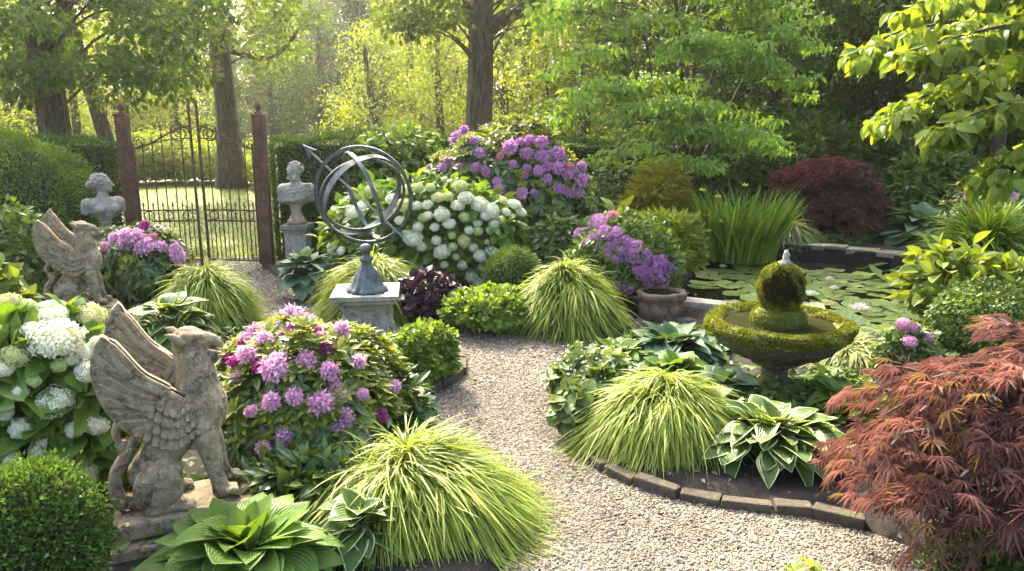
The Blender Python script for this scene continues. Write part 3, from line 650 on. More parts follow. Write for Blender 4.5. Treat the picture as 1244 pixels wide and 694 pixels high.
col = mixc(nt, ramp(nt, noise(nt, 14, 8, .75), [(.35, 0), (.65, 1)]), (.009, .0065, .0045), (.028, .020, .014)); col = mixc(nt, ramp(nt, noise(nt, 60, 4, .7), [(.6, 0), (.68, .6)]), col, (.09, .065, .04))
nt.links.new(col, bs.inputs['Base Color']); bs.inputs['Roughness'].default_value = .95; nt.links.new(bump(nt, noise(nt, 40, 8, .8), 1.0, .03), bs.inputs['Normal'])
s = Soup(); s.add(np.c_[pts, Z], grid_faces(len(ys), len(xs))); tag(s.build('ground', soil, smooth=True), kind='structure')

gravel, nt, bs, out = new_mat('pea_gravel')
vo = N(nt, 'TexVoronoi', Scale=95.0); tc = N(nt, 'TexCoord'); nt.links.new(tc.outputs['Object'], vo.inputs['Vector'])
sp = N(nt, 'SeparateColor'); nt.links.new(vo.outputs['Color'], sp.inputs[0])
GR = [(0, (.060, .047, .030)), (.25, (.112, .092, .061)), (.55, (.158, .133, .092)), (.8, (.218, .187, .134)), (1, (.34, .30, .23))]
col = ramp(nt, sp.outputs[0], GR); col = mixc(nt, ramp(nt, vo.outputs['Distance'], [(.25, 0), (.75, .75)]), col, (.12, .09, .07))
nt.links.new(col, bs.inputs['Base Color']); bs.inputs['Roughness'].default_value = .9
nt.links.new(bump(nt, math_n(nt, 'SUBTRACT', 1.0, vo.outputs['Distance']), .9, .012), bs.inputs['Normal'])
bm = bmesh.new(); vs = [bm.verts.new((x, y, .0)) for x, y in PATHS]; bm.faces.new(vs); bmesh.ops.triangulate(bm, faces=bm.faces[:]); me = bpy.data.meshes.new('path'); bm.to_mesh(me); bm.free()
for p in me.polygons:
    if p.normal.z < 0: p.flip()
me.materials.append(gravel); tag(link('path', me), kind='structure')
# loose stones on the path
pm, nt, bs, out = new_mat('gravel_stone'); a_ = N(nt, 'Attribute', attribute_name='rnd'); wear = ramp(nt, noise(nt, 1.3, 5, .65), [(.35, .72), (.65, 1.12)]); nt.links.new(mixc(nt, 1.0, ramp(nt, a_.outputs['Fac'], GR), wear, 'MULTIPLY'), bs.inputs['Base Color']); bs.inputs['Roughness'].default_value = .8
def peb_t():
    v = np.array([(1, 0, 0), (-1, 0, 0), (0, 1, 0), (0, -1, 0), (0, 0, 1), (0, 0, -1), (.62, .62, .5), (-.62, .62, .5), (.62, -.62, .5), (-.62, -.62, .5)], float)
    f = np.array([(4, 8, 6), (4, 6, 7), (4, 7, 9), (4, 9, 8), (6, 0, 2), (7, 2, 1), (9, 1, 3), (8, 3, 0), (6, 8, 0), (7, 6, 2), (9, 7, 1), (8, 9, 3)]); f = f
    return v, f, np.full((10, 2), .5)
lo, hi = PATHS.min(0), PATHS.max(0); q = U(0, 1, (900000, 2)) * (np.array((2.6, 9.3)) - (-5, 1.9)) + (-5, 1.9)
keep = rng.random(len(q)) < np.clip((3.8 / q[:, 1]) ** 2.2, .07, 1); q = q[keep]; q = q[seg_dist(q, PATHS) < -.005]
sc = np.clip(rng.lognormal(-5.38, .28, len(q)), .003, .013) * np.clip(q[:, 1] / 4.2, 1, 1.7); n = len(q); print('gravel stones', n)
s = Soup(); s.scatter(peb_t(), np.c_[q, sc * U(.1, .5, n)], np.c_[rng.normal(0, 1, (n, 2)), rng.normal(0, .25, n)], np.c_[rng.normal(0, .25, (n, 2)), np.ones(n)], sc[:, None] * np.stack([U(.8, 1.2, n), U(.9, 1.6, n), U(.5, .9, n)], -1))
tag(s.build('gravel', pm), kind='stuff')
# scattered leaf litter and crumbs on the beds' soil
q = U(0, 1, (9000, 2)) * (10, 8.5) + (-5, 1.8); q = q[(seg_dist(q, PATHS) > .02) & (seg_dist(q, PONDS) > .05)]; z = ground_z(q); n = len(q)
lit = plain('bark_mulch', (.075, .052, .034), .9, 0, .6, 9, 0); s = Soup(); s.scatter(T_FOLD, np.c_[q, z + .012], np.c_[rng.normal(0, 1, (n, 2)), rng.normal(0, .3, n)], np.c_[rng.normal(0, .5, (n, 2)), np.ones(n)], U(.012, .04, n)); tag(s.build('mulch', lit), kind='stuff')

# low creeping ground cover over the bare soil of the beds, in patches
q = U(0, 1, (60000, 2)) * (15, 8.6) + (-7.5, .6); dq = seg_dist(q, PATHS); q = q[(dq > .42) & (seg_dist(q, PONDS) > .10) & (lumps(np.c_[q * .9, .3 + 0 * q[:, :1]], 2.0, .7) + .5 * lumps(np.c_[q * 2.3, .1 + 0 * q[:, :1]], 2.0) > -.25)]; z = ground_z(q); n = len(q)
s = Soup(); s.scatter(T_ROUND, np.c_[q, z + U(.015, .085, n)], np.c_[rng.normal(0, 1, (n, 2)), rng.normal(.1, .3, n)], np.c_[rng.normal(0, .4, (n, 2)), np.ones(n)], U(.03, .07, n)); tag(s.build('ground_cover', M['shrub']), kind='stuff')
# fallen petals, leaves and a few weeds on the gravel
q = U(0, 1, (5200, 2)) * (7.6, 7.2) + (-5, 1.9); dq = seg_dist(q, PATHS); q = q[(dq < -.02) & (rng.random(len(q)) < np.where(dq > -.28, .75, .10))]; n = len(q)
fl = leaf_mat('fallen_leaf', (.16, .10, .04), (.30, .24, .10), tr=.1, young=((.55, .36, .50), .84)); s = Soup(); s.scatter(T_FOLD, np.c_[q, U(.008, .016, n)], np.c_[rng.normal(0, 1, (n, 2)), rng.normal(0, .2, n)], np.c_[rng.normal(0, .4, (n, 2)), np.ones(n)], U(.008, .026, n)); tag(s.build('fallen_leaves', fl), kind='stuff')
q = U(0, 1, (4000, 2)) * (7.6, 7.2) + (-5, 1.9); dq = seg_dist(q, PATHS); q = q[(dq < -.0) & (dq > -.10) & (lumps(np.c_[q * 1.7, 0 * q[:, :1]], 2.2) > .15)]
s = Soup(); q3 = np.repeat(np.c_[q, np.full(len(q), .006)], 7, 0); n = len(q3); s.scatter(T_FOLD, jit(q3, .012) * (1, 1, 0) + (0, 0, .008), np.c_[rng.normal(0, 1, (n, 2)), U(.2, 1.2, n)], np.c_[rng.normal(0, .6, (n, 2)), np.ones(n)], U(.008, .022, n)); tag(s.build('weeds', M['geranium']), kind='stuff')

# lawn beyond the gate
lm, nt, bs, out = new_mat('lawn'); col = mixc(nt, ramp(nt, noise(nt, 2.0, 6, .7), [(.35, 0), (.65, 1)]), (.055, .105, .017), (.105, .155, .026)); nt.links.new(col, bs.inputs['Base Color']); bs.inputs['Roughness'].default_value = .8
nt.links.new(bump(nt, noise(nt, 60, 4, .8), .8, .04), bs.inputs['Normal'])
gx, gy = np.meshgrid(np.linspace(-30, 1, 40), np.linspace(9.35, 34, 40)); s = Soup(); s.add(np.c_[gx.ravel(), gy.ravel(), .012 + 0 * gx.ravel()], grid_faces(40, 40)); tag(s.build('lawn', lm), kind='structure')
n = 60000; q = np.stack([U(-12, -2.0, n), 9.4 + 11 * rng.random(n) ** 1.4], -1); s = Soup(); s.scatter(T_SLIM, np.c_[q, np.full(n, .01)], np.c_[rng.normal(0, .5, (n, 2)), np.ones(n)], np.c_[rng.normal(0, 1, (n, 2)), np.full(n, .2)], U(.03, .065, n)); tag(s.build('grass', M['lawnblade']), kind='stuff')

# pond water
wm, nt, bs, out = new_mat('pond_water'); bs.inputs['Base Color'].default_value = (.010, .012, .007, 1); bs.inputs['Roughness'].default_value = .04; bs.inputs['IOR'].default_value = 1.33
nt.links.new(bump(nt, noise(nt, 3.0, 3, .5), .06, .02), bs.inputs['Normal'])
WZ = -.12; big = PONDS.mean(0) + (PONDS - PONDS.mean(0)) * 1.03; s = Soup(); s.add(np.c_[big, np.full(len(big), WZ)], np.arange(len(big))[None]); w = s.build('water', wm)
if w.data.polygons[0].normal.z < 0: w.data.flip_normals()
tag(w, kind='structure')

# haze over the whole scene
def haze_box(density):
    m = bpy.data.materials.new('morning_haze'); m.use_nodes = True; nt = m.node_tree; nt.nodes.remove(nt.nodes['Principled BSDF'])
    v = nt.nodes.new('ShaderNodeVolumePrincipled'); v.inputs['Color'].default_value = (.93, .95, .86, 1); v.inputs['Density'].default_value = density; v.inputs['Anisotropy'].default_value = .70
    nt.links.new(v.outputs[0], nt.nodes['Material Output'].inputs['Volume'])
    s = Soup(); cbox(s, (0, 0, 7), (256, 256, 19), 0); o = s.build('haze', m); tag(o, kind='stuff')
HAZE = .0008
if HAZE: haze_box(HAZE)

# ------------------------------------------------------------------ stone edgings and pond coping
def edging(name, label, px, stones, z=.0, w=.10, h=.10, mat='stone_edge', cat='stone edging', child='edging_stone', world_pts=None):
    pl = np.array([P(a, b, z) for a, b in px]) if world_pts is None else world_pts; c = spline(pl, 400); L = np.concatenate([[0], np.cumsum(np.linalg.norm(np.diff(c, axis=0), axis=1))])
    t = thing(name, label, cat, c[200]); cut = np.linspace(0, L[-1], stones + 1); cut[1:-1] += rng.normal(0, .12 * L[-1] / stones, stones - 1)
    for a, b in zip(cut[:-1], cut[1:]):
        p0 = np.array([np.interp(a + .003, L, c[:, i]) for i in range(3)]); p1 = np.array([np.interp(b - .003, L, c[:, i]) for i in range(3)]); m = (p0 + p1) / 2; e = p1 - p0
        s = Soup(); cbox(s, (0, 0, 0), (np.linalg.norm(e), w * U(.85, 1.15), h), .012, math.atan2(e[1], e[0]) + rng.normal(0, .03), 0, rng.random(), .004, 2)
        s.build(child, M[mat], t, m - c[200] + (0, 0, max(h * .5 - .04, .012) + rng.normal(0, .004)))
    return t
edging('bed_edging', 'low mossy stone edging round the island bed under the fountain', [(677, 470), (680, 505), (703, 541), (738, 573), (792, 596), (852, 609), (930, 620), (1000, 627), (1050, 642)], 12, h=.07, w=.075)
edging('bed_edging', 'thin stone edging under the dark purple coral bells along the gravel', [(420, 373), (450, 380), (484, 388), (545, 395), (600, 406), (660, 406), (700, 403), (765, 390)], 11, h=.09)
edging('bed_edging', 'short curved brick edging beside the low green mound by the pedestal', [(538, 410), (557, 436), (553, 463), (528, 474), (508, 484)], 6, h=.10)
edging('bed_edging', 'flat stone edging at the foot of the blue hostas near the gate', [(328, 324), (352, 341), (392, 363)], 6, h=.09, w=.14)
cw = np.array([np.r_[P(a, b, -.02)[:2], .045] for a, b in [(936, 302), (980, 305), (1030, 310), (1080, 315), (1128, 322), (1150, 336)]])
edging('pond_coping', 'curved stone coping along the back edge of the lily pond', None, 8, w=.28, h=.065, world_pts=cw, mat='stone_grey', cat='pond coping', child='coping_stone')
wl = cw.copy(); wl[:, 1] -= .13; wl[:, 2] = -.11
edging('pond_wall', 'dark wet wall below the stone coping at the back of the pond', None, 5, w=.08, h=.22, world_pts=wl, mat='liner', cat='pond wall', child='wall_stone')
s = Soup(); cbox(s, (0, 0, 0), (.60, .24, .10), .02, -.55, 0, .5, .008, 2); slab = s.build('stone_slab', M['stone_pale'], None, P(856, 372, .05)); tag(slab, 'flat grey stone slab between the stone bowl and the lily pads', 'stone slab')

# ------------------------------------------------------------------ lily pads and flowers
def pad_mesh(k):
    n = 26; a = np.linspace(.16, 2 * np.pi - .16, n); rr = np.array([.0, .35, .7, .93, 1.0]); V = []; UV = []
    for r in rr:
        for t in a: V.append((r * math.cos(t) * (1 + .03 * math.sin(5 * t + k)), r * math.sin(t) * (1 + .03 * math.cos(4 * t + k)), .04 * r ** 6 * (1 + math.sin(3 * t + k)) + .012 * r * math.sin(13 * t))); UV.append((.5 + (t / 6.283 * 14 % 1 - .5) * .6, r))
    s = Soup(); s.add(np.array(V), grid_faces(5, n)[:, ::-1], UV, .2 + .15 * k); return s.mesh('lily_pad', M['pad'], True)
pads = [pad_mesh(k) for k in range(6)]; placed = []
for _ in range(6000):
    p = U(0, 1, 2) * (PONDS.max(0) - PONDS.min(0)) + PONDS.min(0); r = U(.12, .22)
    if len(placed) >= 150: break
    if seg_dist(p[None], PONDS)[0] > -r * .85: continue
    pc = P(895, 378, WZ); 
    if np.hypot(p[0] - P(850, 362, WZ)[0], (p[1] - P(850, 362, WZ)[1])) < .42 or p[1] > 9.3 - .1: continue
    if all(np.hypot(*(p - q[:2])) > (r + q[2]) * .66 for q in placed): placed.append((*p, r))
for i, (x, y, r) in enumerate(placed):
    up = rng.random() < .10; o = link('lily_pad', pads[5 if i % 13 == 0 else i % 5], None, (x, y, WZ + .012 + .004 * (i % 4) + (.05 if up else 0)), (U(-.06, .06) + (U(.3, .7) if up else 0), U(-.06, .06), U(0, 6.28)), r)
    tag(o, 'round green lily pad floating among many alike on the dark pond', 'lily pad', 'lily pads on the pond')
def lily(px, py, col, label, r=.07, h=.06):
    p = P(px, py, WZ + h); t = thing('water_lily', label, 'water lily', p); 
    for ring, (n, el, k) in enumerate(((9, .25, 1.0), (8, .7, .9), (6, 1.1, .75))):
        s = Soup(); a = np.arange(n) * 6.283 / n + ring * .35; d = np.stack([np.cos(a) * math.cos(el), np.sin(a) * math.cos(el), np.full(n, math.sin(el))], -1); s.scatter(t_oval(.2, 4, -.2, .15, .9), d * .01, d, np.stack([-np.cos(a) * math.sin(el), -np.sin(a) * math.sin(el), np.full(n, math.cos(el))], -1), r * k * np.ones(n)); s.build('petal_ring', M[col], t)
lily(1044, 378, 'lilypink', 'pale pink water lily in front of the raised lily leaves', .10)
lily(984, 360, 'white', 'white water lily just beside the mossy fountain finial', .08)
lily(1008, 341, 'white', 'small white water lily far out between the raised pads', .06)
lily(1013, 352, 'white', 'half open white water lily near the middle of the pond', .055)
lily(878, 325, 'white', 'white lily bud near the iris clump at the pond edge', .045)

# ------------------------------------------------------------------ rusty gate
GY = P(322, 327)[1]; xl, xr = D(154, 200, GY)[0], D(318, 200, GY)[0]; ZT = D(154, 141, GY)[2]
gt = thing('garden_gate', 'rusty iron double gate with scrolls between two rust red posts', 'gate', ((xl + xr) / 2, GY, 0))
gw = (xr - xl) / 2
for sx in (-1, 1):
    s = Soup(); cbox(s, (0, 0, ZT / 2 - .03), (.125, .125, ZT + .06), .008); po = s.build('gate_post', M['post'], gt, (sx * gw, 0, 0))
    s = Soup(); cbox(s, (0, 0, ZT + .012), (.138, .138, .02), .006); s.build('post_cap', M['post'], po)
    s = Soup(); lathe(s, [(.0, 0), (.05, 0), (.045, .015), (.018, .03), (.02, .04), (.042, .065), (.044, .085), (.03, .115), (.008, .145), (0, .15)], 12, (0, 0, ZT + .024)); s.build('finial', M['rust'], po, smooth=True)
def gate_leaf(sx, swing):
    lf = bpy.data.objects.new('gate_leaf', None); COL.objects.link(lf); lf.parent = gt; lf.location = (sx * (gw - .085), 0, 0); lf.rotation_euler = (0, 0, swing)
    W = gw - .085 - .035; k = -sx; zo, zi = D(172, 181, GY)[2], D(240, 151, GY)[2]                       # top at the hinge side and at the meeting side
    def bar(name, pts, r, flat=1, n=7): s = Soup(); tube(s, pts, r, n, flat=flat); s.build(name, M['rust'], lf)
    top = lambda u: zo + (zi - zo) * (.5 - .5 * math.cos(math.pi * u)) * .75 + .05 * u
    bar('hinge_stile', [(k * .012, 0, .06), (k * .012, 0, zo + .06)], .014); bar('meeting_stile', [(k * W, 0, .03), (k * W, 0, zi + .19)], .017)
    s = Soup(); lathe(s, [(0, 0), (.022, .01), (.016, .03), (.02, .045), (.002, .11)], 8, (k * W, 0, zi + .18)); s.build('stile_tip', M['rust'], lf)
    zm1, zm2 = D(243, 269, GY)[2], D(243, 256, GY)[2]
    for z in (.10, zm1, zm2): bar('rail', [(0, 0, z), (k * W, 0, z)], .010)
    bar('top_rail', [(k * W * u, 0, top(u)) for u in np.linspace(0, 1, 14)], .011)
    bar('arched_rail', [(k * W * u, -.0, zo + .0 + .42 * (zi - zo) * math.sin(u * math.pi * .55)) for u in np.linspace(0, 1, 12)], .008)
    for u in (1 / 6, 2 / 6, 3 / 6, 4 / 6, 5 / 6):
        bar('bar', [(k * W * u, 0, .10), (k * W * u, 0, top(u) + .0)], .0075)
        s = Soup(); lathe(s, [(0, 0), (.012, .0), (.013, .02), (0, .07)], 7, (k * W * u, 0, top(u))); s.build('bar_tip', M['rust'], lf)
    for u in np.arange(.5, 6, 1) / 6:
        bar('dog_bar', [(k * W * u, 0, .10), (k * W * u, 0, zm2 + .05)], .006); s = Soup(); lathe(s, [(.011, 0), (.012, .012), (0, .065)], 6, (k * W * u, 0, zm2 + .05)); s.build('dog_bar_tip', M['rust'], lf)
    for u in np.arange(1, 6, 2) / 6: a = np.linspace(0, 6.283, 17); bar('ring', np.stack([k * W * u + (zm2 - zm1) * .42 * np.cos(a), 0 * a, (zm1 + zm2) / 2 + (zm2 - zm1) * .42 * np.sin(a)], -1), .006, n=5)
    a = np.linspace(0, 4.1 * math.pi, 46); rr = .115 * (1 - a / a[-1] * .80); cx, cz = k * (W - .13), zi - .105
    bar('scroll', np.stack([cx + k * rr * np.cos(a + .1), 0 * a, cz + rr * np.sin(a + .1)], -1), .008, n=6)
    a = np.linspace(0, 3.2 * math.pi, 34); rr = .07 * (1 - a / a[-1] * .75); bar('scroll', np.stack([k * .085 - k * rr * np.cos(a), 0 * a, zo + .075 + rr * np.sin(a)], -1), .007, n=6)
    for z in (.25, zo - .12): s = Soup(); cbox(s, (-k * .005, 0, z), (.05, .035, .07), .004); s.build('hinge', M['rust'], lf)
gate_leaf(-1, .10); gate_leaf(1, -.14)

# ------------------------------------------------------------------ griffin statues
def g3(zx, zy, y=0.0): return ((zx - 240) * .00127, y, (560 - zy) * .00162)
def griffin_meshes():
    P_ = []
    C = lambda pts, r, k=.02: P_.append(('+', 'C', pts, r, k)); E = lambda c, r, rot=0, k=.02: P_.append(('+', 'E', c, r, rot, k)); S = lambda c, r, rot=0, k=.006: P_.append(('-', 'E', c, r, rot, k))
    C([g3(150, 470), g3(200, 415), g3(265, 350), g3(318, 300)], [.082, .078, .086, .084], .03)             # trunk, rump to shoulders
    E(g3(333, 318), (.078, .085, .105), 0, .03); E(g3(318, 385), (.06, .07, .07), 0, .03)                  # breast
    C([g3(318, 290), g3(318, 215), g3(305, 165)], [.080, .066, .056], .03)                                  # neck
    E(g3(302, 132), (.062, .050, .058), 0, .02); C([g3(318, 130), g3(352, 136)], [.040, .033], .016)        # skull and face
    C([g3(344, 134), g3(376, 138), g3(399, 153), g3(404, 174)], [.032, .025, .014, .004], .008)             # hooked upper beak
    C([g3(335, 165), g3(362, 173), g3(384, 174)], [.026, .018, .009], .008)                                  # lower beak
    S(g3(384, 163), (.034, .04, .0050), 8, .003)
    for y in (-1, 1):
        C([g3(290, 116, y * .036), g3(340, 120, y * .036)], [.017, .013], .007)                              # brow
        S(g3(330, 134, y * .048), (.015, .014, .010)); P_.append(('+', 'E', g3(330, 134, y * .036), (.0105, .009, .009), 0, .002))
        C([g3(280, 130, y * .045), g3(258, 112, y * .058), g3(238, 104, y * .060)], [.020, .016, .004], .006)     # ear
        # thigh, hock and hind paw
        yy = y * .088; E(g3(170, 490, yy), (.088, .052, .098), 20, .018); C([g3(205, 455, yy), g3(215, 500, yy * 1.05), g3(165, 540, yy * 1.02)], [.058, .046, .036], .014)
        C([g3(150, 548, yy * 1.1), g3(215, 548, yy * 1.1), g3(250, 548, yy * 1.1)], [.028, .024, .027], .010)
        for j in (-1, 0, 1): C([g3(238, 548, yy * 1.1 + j * .017), g3(262, 548, yy * 1.12 + j * .019), g3(274, 556, yy * 1.12 + j * .019)], [.016, .0165, .009], .004)
        # fore leg: shoulder, elbow, wrist, paw
        fx = 0 if y < 0 else 18; yf = y * .066
        E(g3(322 + fx * .3, 365, y * .072), (.05, .036, .075), 10, .02)
        C([g3(328 + fx * .5, 385, yf), g3(340 + fx, 440, yf), g3(350 + fx, 490, yf), g3(360 + fx, 528, yf)], [.052, .040, .032, .033], .014)
        C([g3(360 + fx, 535, yf), g3(385 + fx, 540, yf)], [.034, .030], .01)
        for j in (-1.5, -.5, .5, 1.5): C([g3(378 + fx, 535, yf + j * .016), g3(402 + fx, 538, yf + j * .018), g3(413 + fx, 550, yf + j * .018)], [.016, .016, .008], .004)
        C([g3(305, 395, y * .07), g3(285, 402, y * .085)], [.02, .010], .006)                                    # elbow tuft
    V, Q = sculpt(P_, .0045, (-.27, -.18, -.02), (.30, .18, .78), .0012)
    s = Soup(); s.add(V, Q)
    # plumage of the neck and breast
    c0 = V[Q].mean(1); nn = unit(np.cross(V[Q[:, 1]] - V[Q[:, 0]], V[Q[:, 3]] - V[Q[:, 0]])); cx, cz = c0[:, 0], c0[:, 2]
    sel = (cz > .36) & (cz < .69) & (cx > -.02 + (cz - .45) * .2) & (cx < .30) & ~((cx > .13) & (cz > .62)) & ~((cz > .655) & (cx > .05))
    i = np.nonzero(sel)[0]; rng.shuffle(i); keep = []
    for j in i:
        if all((c0[j] - c0[k]) @ (c0[j] - c0[k]) > .0175 ** 2 for k in keep): keep.append(j)
    k = np.array(keep); dn = np.tile((-.25, 0, -1.), (len(k), 1)); dn = unit(dn - nn[k] * np.sum(dn * nn[k], 1, keepdims=True) + nn[k] * .12)
    s.scatter(T_SCALE, c0[k] + nn[k] * .009 - dn * .016, dn, nn[k], .058 * U(.8, 1.15, len(k)))
    body = s.mesh('griffin_body', M['stone'], True)
    # tail
    s = Soup(); tp = spline([g3(100, 525), g3(72, 545), g3(50, 500), g3(58, 450), g3(95, 405), g3(128, 365), g3(132, 332), g3(108, 313), g3(78, 325), g3(68, 352), g3(78, 376)], 44)
    tp[:, 1] -= .02; tube(s, tp, np.interp(np.linspace(0, 1, 44), [0, .3, .85, 1], [.031, .027, .017, .013]), 10)
    for q in (-1, 0, 1): s.scatter(t_oval(.35, 5, .2, -.3, .9, 0, 5), tp[-1:] + (0, q * .01, .012), np.array([(.55 + .2 * q, q * .2, -.85)]), np.array([(0, -1., .2)]), np.array([.085]))
    lathe(s, [(.0, -.03), (.012, -.022), (.02, 0), (.015, .025), (0, .03)], 8, tp[-1] + (.010, 0, -.015)); tail = s.mesh('griffin_tail', M['stone'], True)
    # wing: a curved plate with layered feathers on both faces
    def wing(side):
        out = [(70, 75), (45, 105), (30, 160), (42, 225), (75, 285), (130, 335), (195, 378), (250, 388), (290, 372), (300, 330), (288, 292), (262, 272), (232, 240), (200, 222), (165, 202), (128, 172), (100, 120), (86, 84)]
        if side > 0: out = [(110, 36), (84, 62), (60, 120), (62, 200), (92, 262), (140, 318), (195, 355), (250, 362), (290, 350), (300, 312), (285, 260), (262, 225), (240, 178), (205, 160), (170, 140), (140, 98), (122, 50)]
        o = spline([(*a, 0) for a in out + out[:1]], 70)[:-1, :2]; cen = o.mean(0); s = Soup()
        def yoff(zx, zy): r_ = np.clip((300 - np.asarray(zx)) / 230, 0, 1.1); return side * (.070 + .055 * np.sin(r_ * 2.1) + .02 * r_)
        rings = []; 
        for f, th in ((1.0, .018), (.975, .027), (.8, .020), (.4, .021), (.02, .022)):
            p = cen + (o - cen) * f; rings.append((p, th))
        for sg in (-1, 1):
            V = np.concatenate([np.array([(*g3(x, y)[:1], yoff(x, y) + sg * th, g3(x, y)[2]) for x, y in p]) for p, th in rings]); n = len(o); a = np.arange(len(rings) - 1)[:, None] * n; j = np.arange(n)[None]; k = (j + 1) % n
            F = np.stack([a + j, a + k, a + n + k, a + n + j], -1).reshape(-1, 4); s.add(V, F if sg > 0 else F[:, ::-1])
        Va = np.concatenate([np.array([(g3(x, y)[0], yoff(x, y) + sg * .018, g3(x, y)[2]) for x, y in o]) for sg in (-1, 1)]); n = len(o); j = np.arange(n); k = (j + 1) % n; s.add(Va, np.stack([j, k, n + k, n + j], -1))
        def feather(pts, w, lay, sg, side_tilt=0.0, end_tilt=0.0, root_w=.7, flip=1):
            c = spline([(*p, 0) for p in pts], 12)[:, :2]; t = np.linspace(0, 1, 12); tg = unit(np.gradient(c, axis=0)); nr = np.stack([-tg[:, 1], tg[:, 0]], -1); prof = np.sqrt(np.clip(1 - (np.clip(t - .70, 0, 1) / .305) ** 2, 0, 1)) * np.interp(t, [0, .3, 1], [root_w, 1, 1]); V = []
            for u in (-1.0, -.97, -.5, 0, .5, .97, 1.0):
                q = c + nr * (prof * w * u)[:, None]; lift = .020 + lay + side_tilt * (u * flip + 1) / 2 + end_tilt * t ** 1.5 + .003 * (1 - u * u); lift = np.where(abs(u) == 1, .014, lift); lift[-1] = .014
                V.append(np.array([(g3(a, b)[0], yoff(a, b) + sg * l, g3(a, b)[2]) for (a, b), l in zip(q, lift)]))
            V = np.stack(V, 1).reshape(-1, 3); s.add(V, grid_faces(12, 7))
        dx, dy = (0, 0) if side < 0 else (22, -34)
        off = lambda *p: [(a + dx, b + dy) for a, b in p]
        for sg in (-1, 1):
            n = 9; tips = spline([(80, 84, 0), (50, 108, 0), (35, 158, 0), (43, 216, 0), (72, 272, 0), (116, 318, 0)], n)[:, :2]
            for i in range(n):                                   # long primaries, laid like shingles
                f = i / (n - 1); tip = tips[i]; root = np.array((236 - 26 * f, 236 + 62 * f)); m1 = root * .62 + tip * .38 + np.array((-16 + 14 * f, 14 + 8 * f)) * (1 - .5 * f)
                feather(off(root, m1, tip), 17, .004, sg, .020, .004, .45, 1)
            rows = [((132, 330), (196, 374), (250, 386), (294, 368)), ((150, 306), (205, 346), (252, 358), (292, 342)), ((170, 284), (214, 318), (254, 330), (290, 316)), ((190, 264), (224, 292), (256, 303), (287, 292))]
            for r_, row in enumerate(rows):                      # rows of rounded coverts hanging along the lower edge
                m_ = 9 - r_; tp = spline([(*p, 0) for p in row], m_ * 2)[(1 if r_ % 2 else 0)::2][:, :2]
                for p1 in tp:
                    o0 = np.array((262, 262)); d = unit(p1 - o0) * .55 + np.array((-.12, .62)); d = unit(d); feather(off(p1 - d * 40, p1 - d * 18, p1), 11.5, .008 + .006 * r_, sg, 0, .017, .8)
            feather(off((302, 300), (264, 268), (205, 224), (150, 190), (106, 142), (82, 84)), 12, .024, sg, 0, 0, .9)        # leading edge
        return s.mesh('griffin_wing', M['stone'], True)
    return body, tail, wing(-1), wing(1)
gm = griffin_meshes()
s = Soup(); cbox(s, (.02, 0, -.035), (.53, .30, .075), .014, 0, 0, .5, .003, 2); gslab = s.mesh('base_slab', M['stone'])
def griffin(label, loc, rz, sc):
    t = thing('griffin_statue', label, 'statue', loc, rz, None, sc); b = link('body', gm[0], t); link('tail', gm[1], t); link('wing', gm[2], t); link('wing', gm[3], t); link('base_slab', gslab, t); return t
GL = D(222, 606, 2.80)
griffin('large weathered stone griffin seated on its pedestal beside the big white hydrangeas', GL + (0, 0, 0), R(25), .97)
s = Soup(); gz = GL[2] - .075
pd = thing('griffin_pedestal', 'stepped stone pedestal under the large griffin, behind the green hosta', 'pedestal', (GL[0] + .03, GL[1] + .02, 0), R(25))
cbox(s, (0, 0, gz - .035), (.60, .40, .068), .012, 0, 0, .5, .003, 2); s.build('pedestal_cap', M['stone'], pd)
s = Soup(); cbox(s, (0, 0, (gz - .07) / 2 - .03), (.48, .32, gz - .01), .01, 0, 0, .5, .003, 2); s.build('pedestal_shaft', M['stone'], pd)
GR_ = D(98, 371, 6.25); griffin('smaller looking stone griffin farther back, between pink rhododendron and dark shrubs', GR_, R(22), .98)
s = Soup(); cbox(s, (0, 0, (GR_[2] - .075) / 2), (.58, .40, max(GR_[2] - .075, .06)), .02, 0, 0, .5, .006, 2)
tag(s.build('stone_plinth', M['stone_grey'], None, (GR_[0], GR_[1], 0), rot=(0, 0, R(22))), 'low rough stone plinth under the farther griffin', 'plinth')

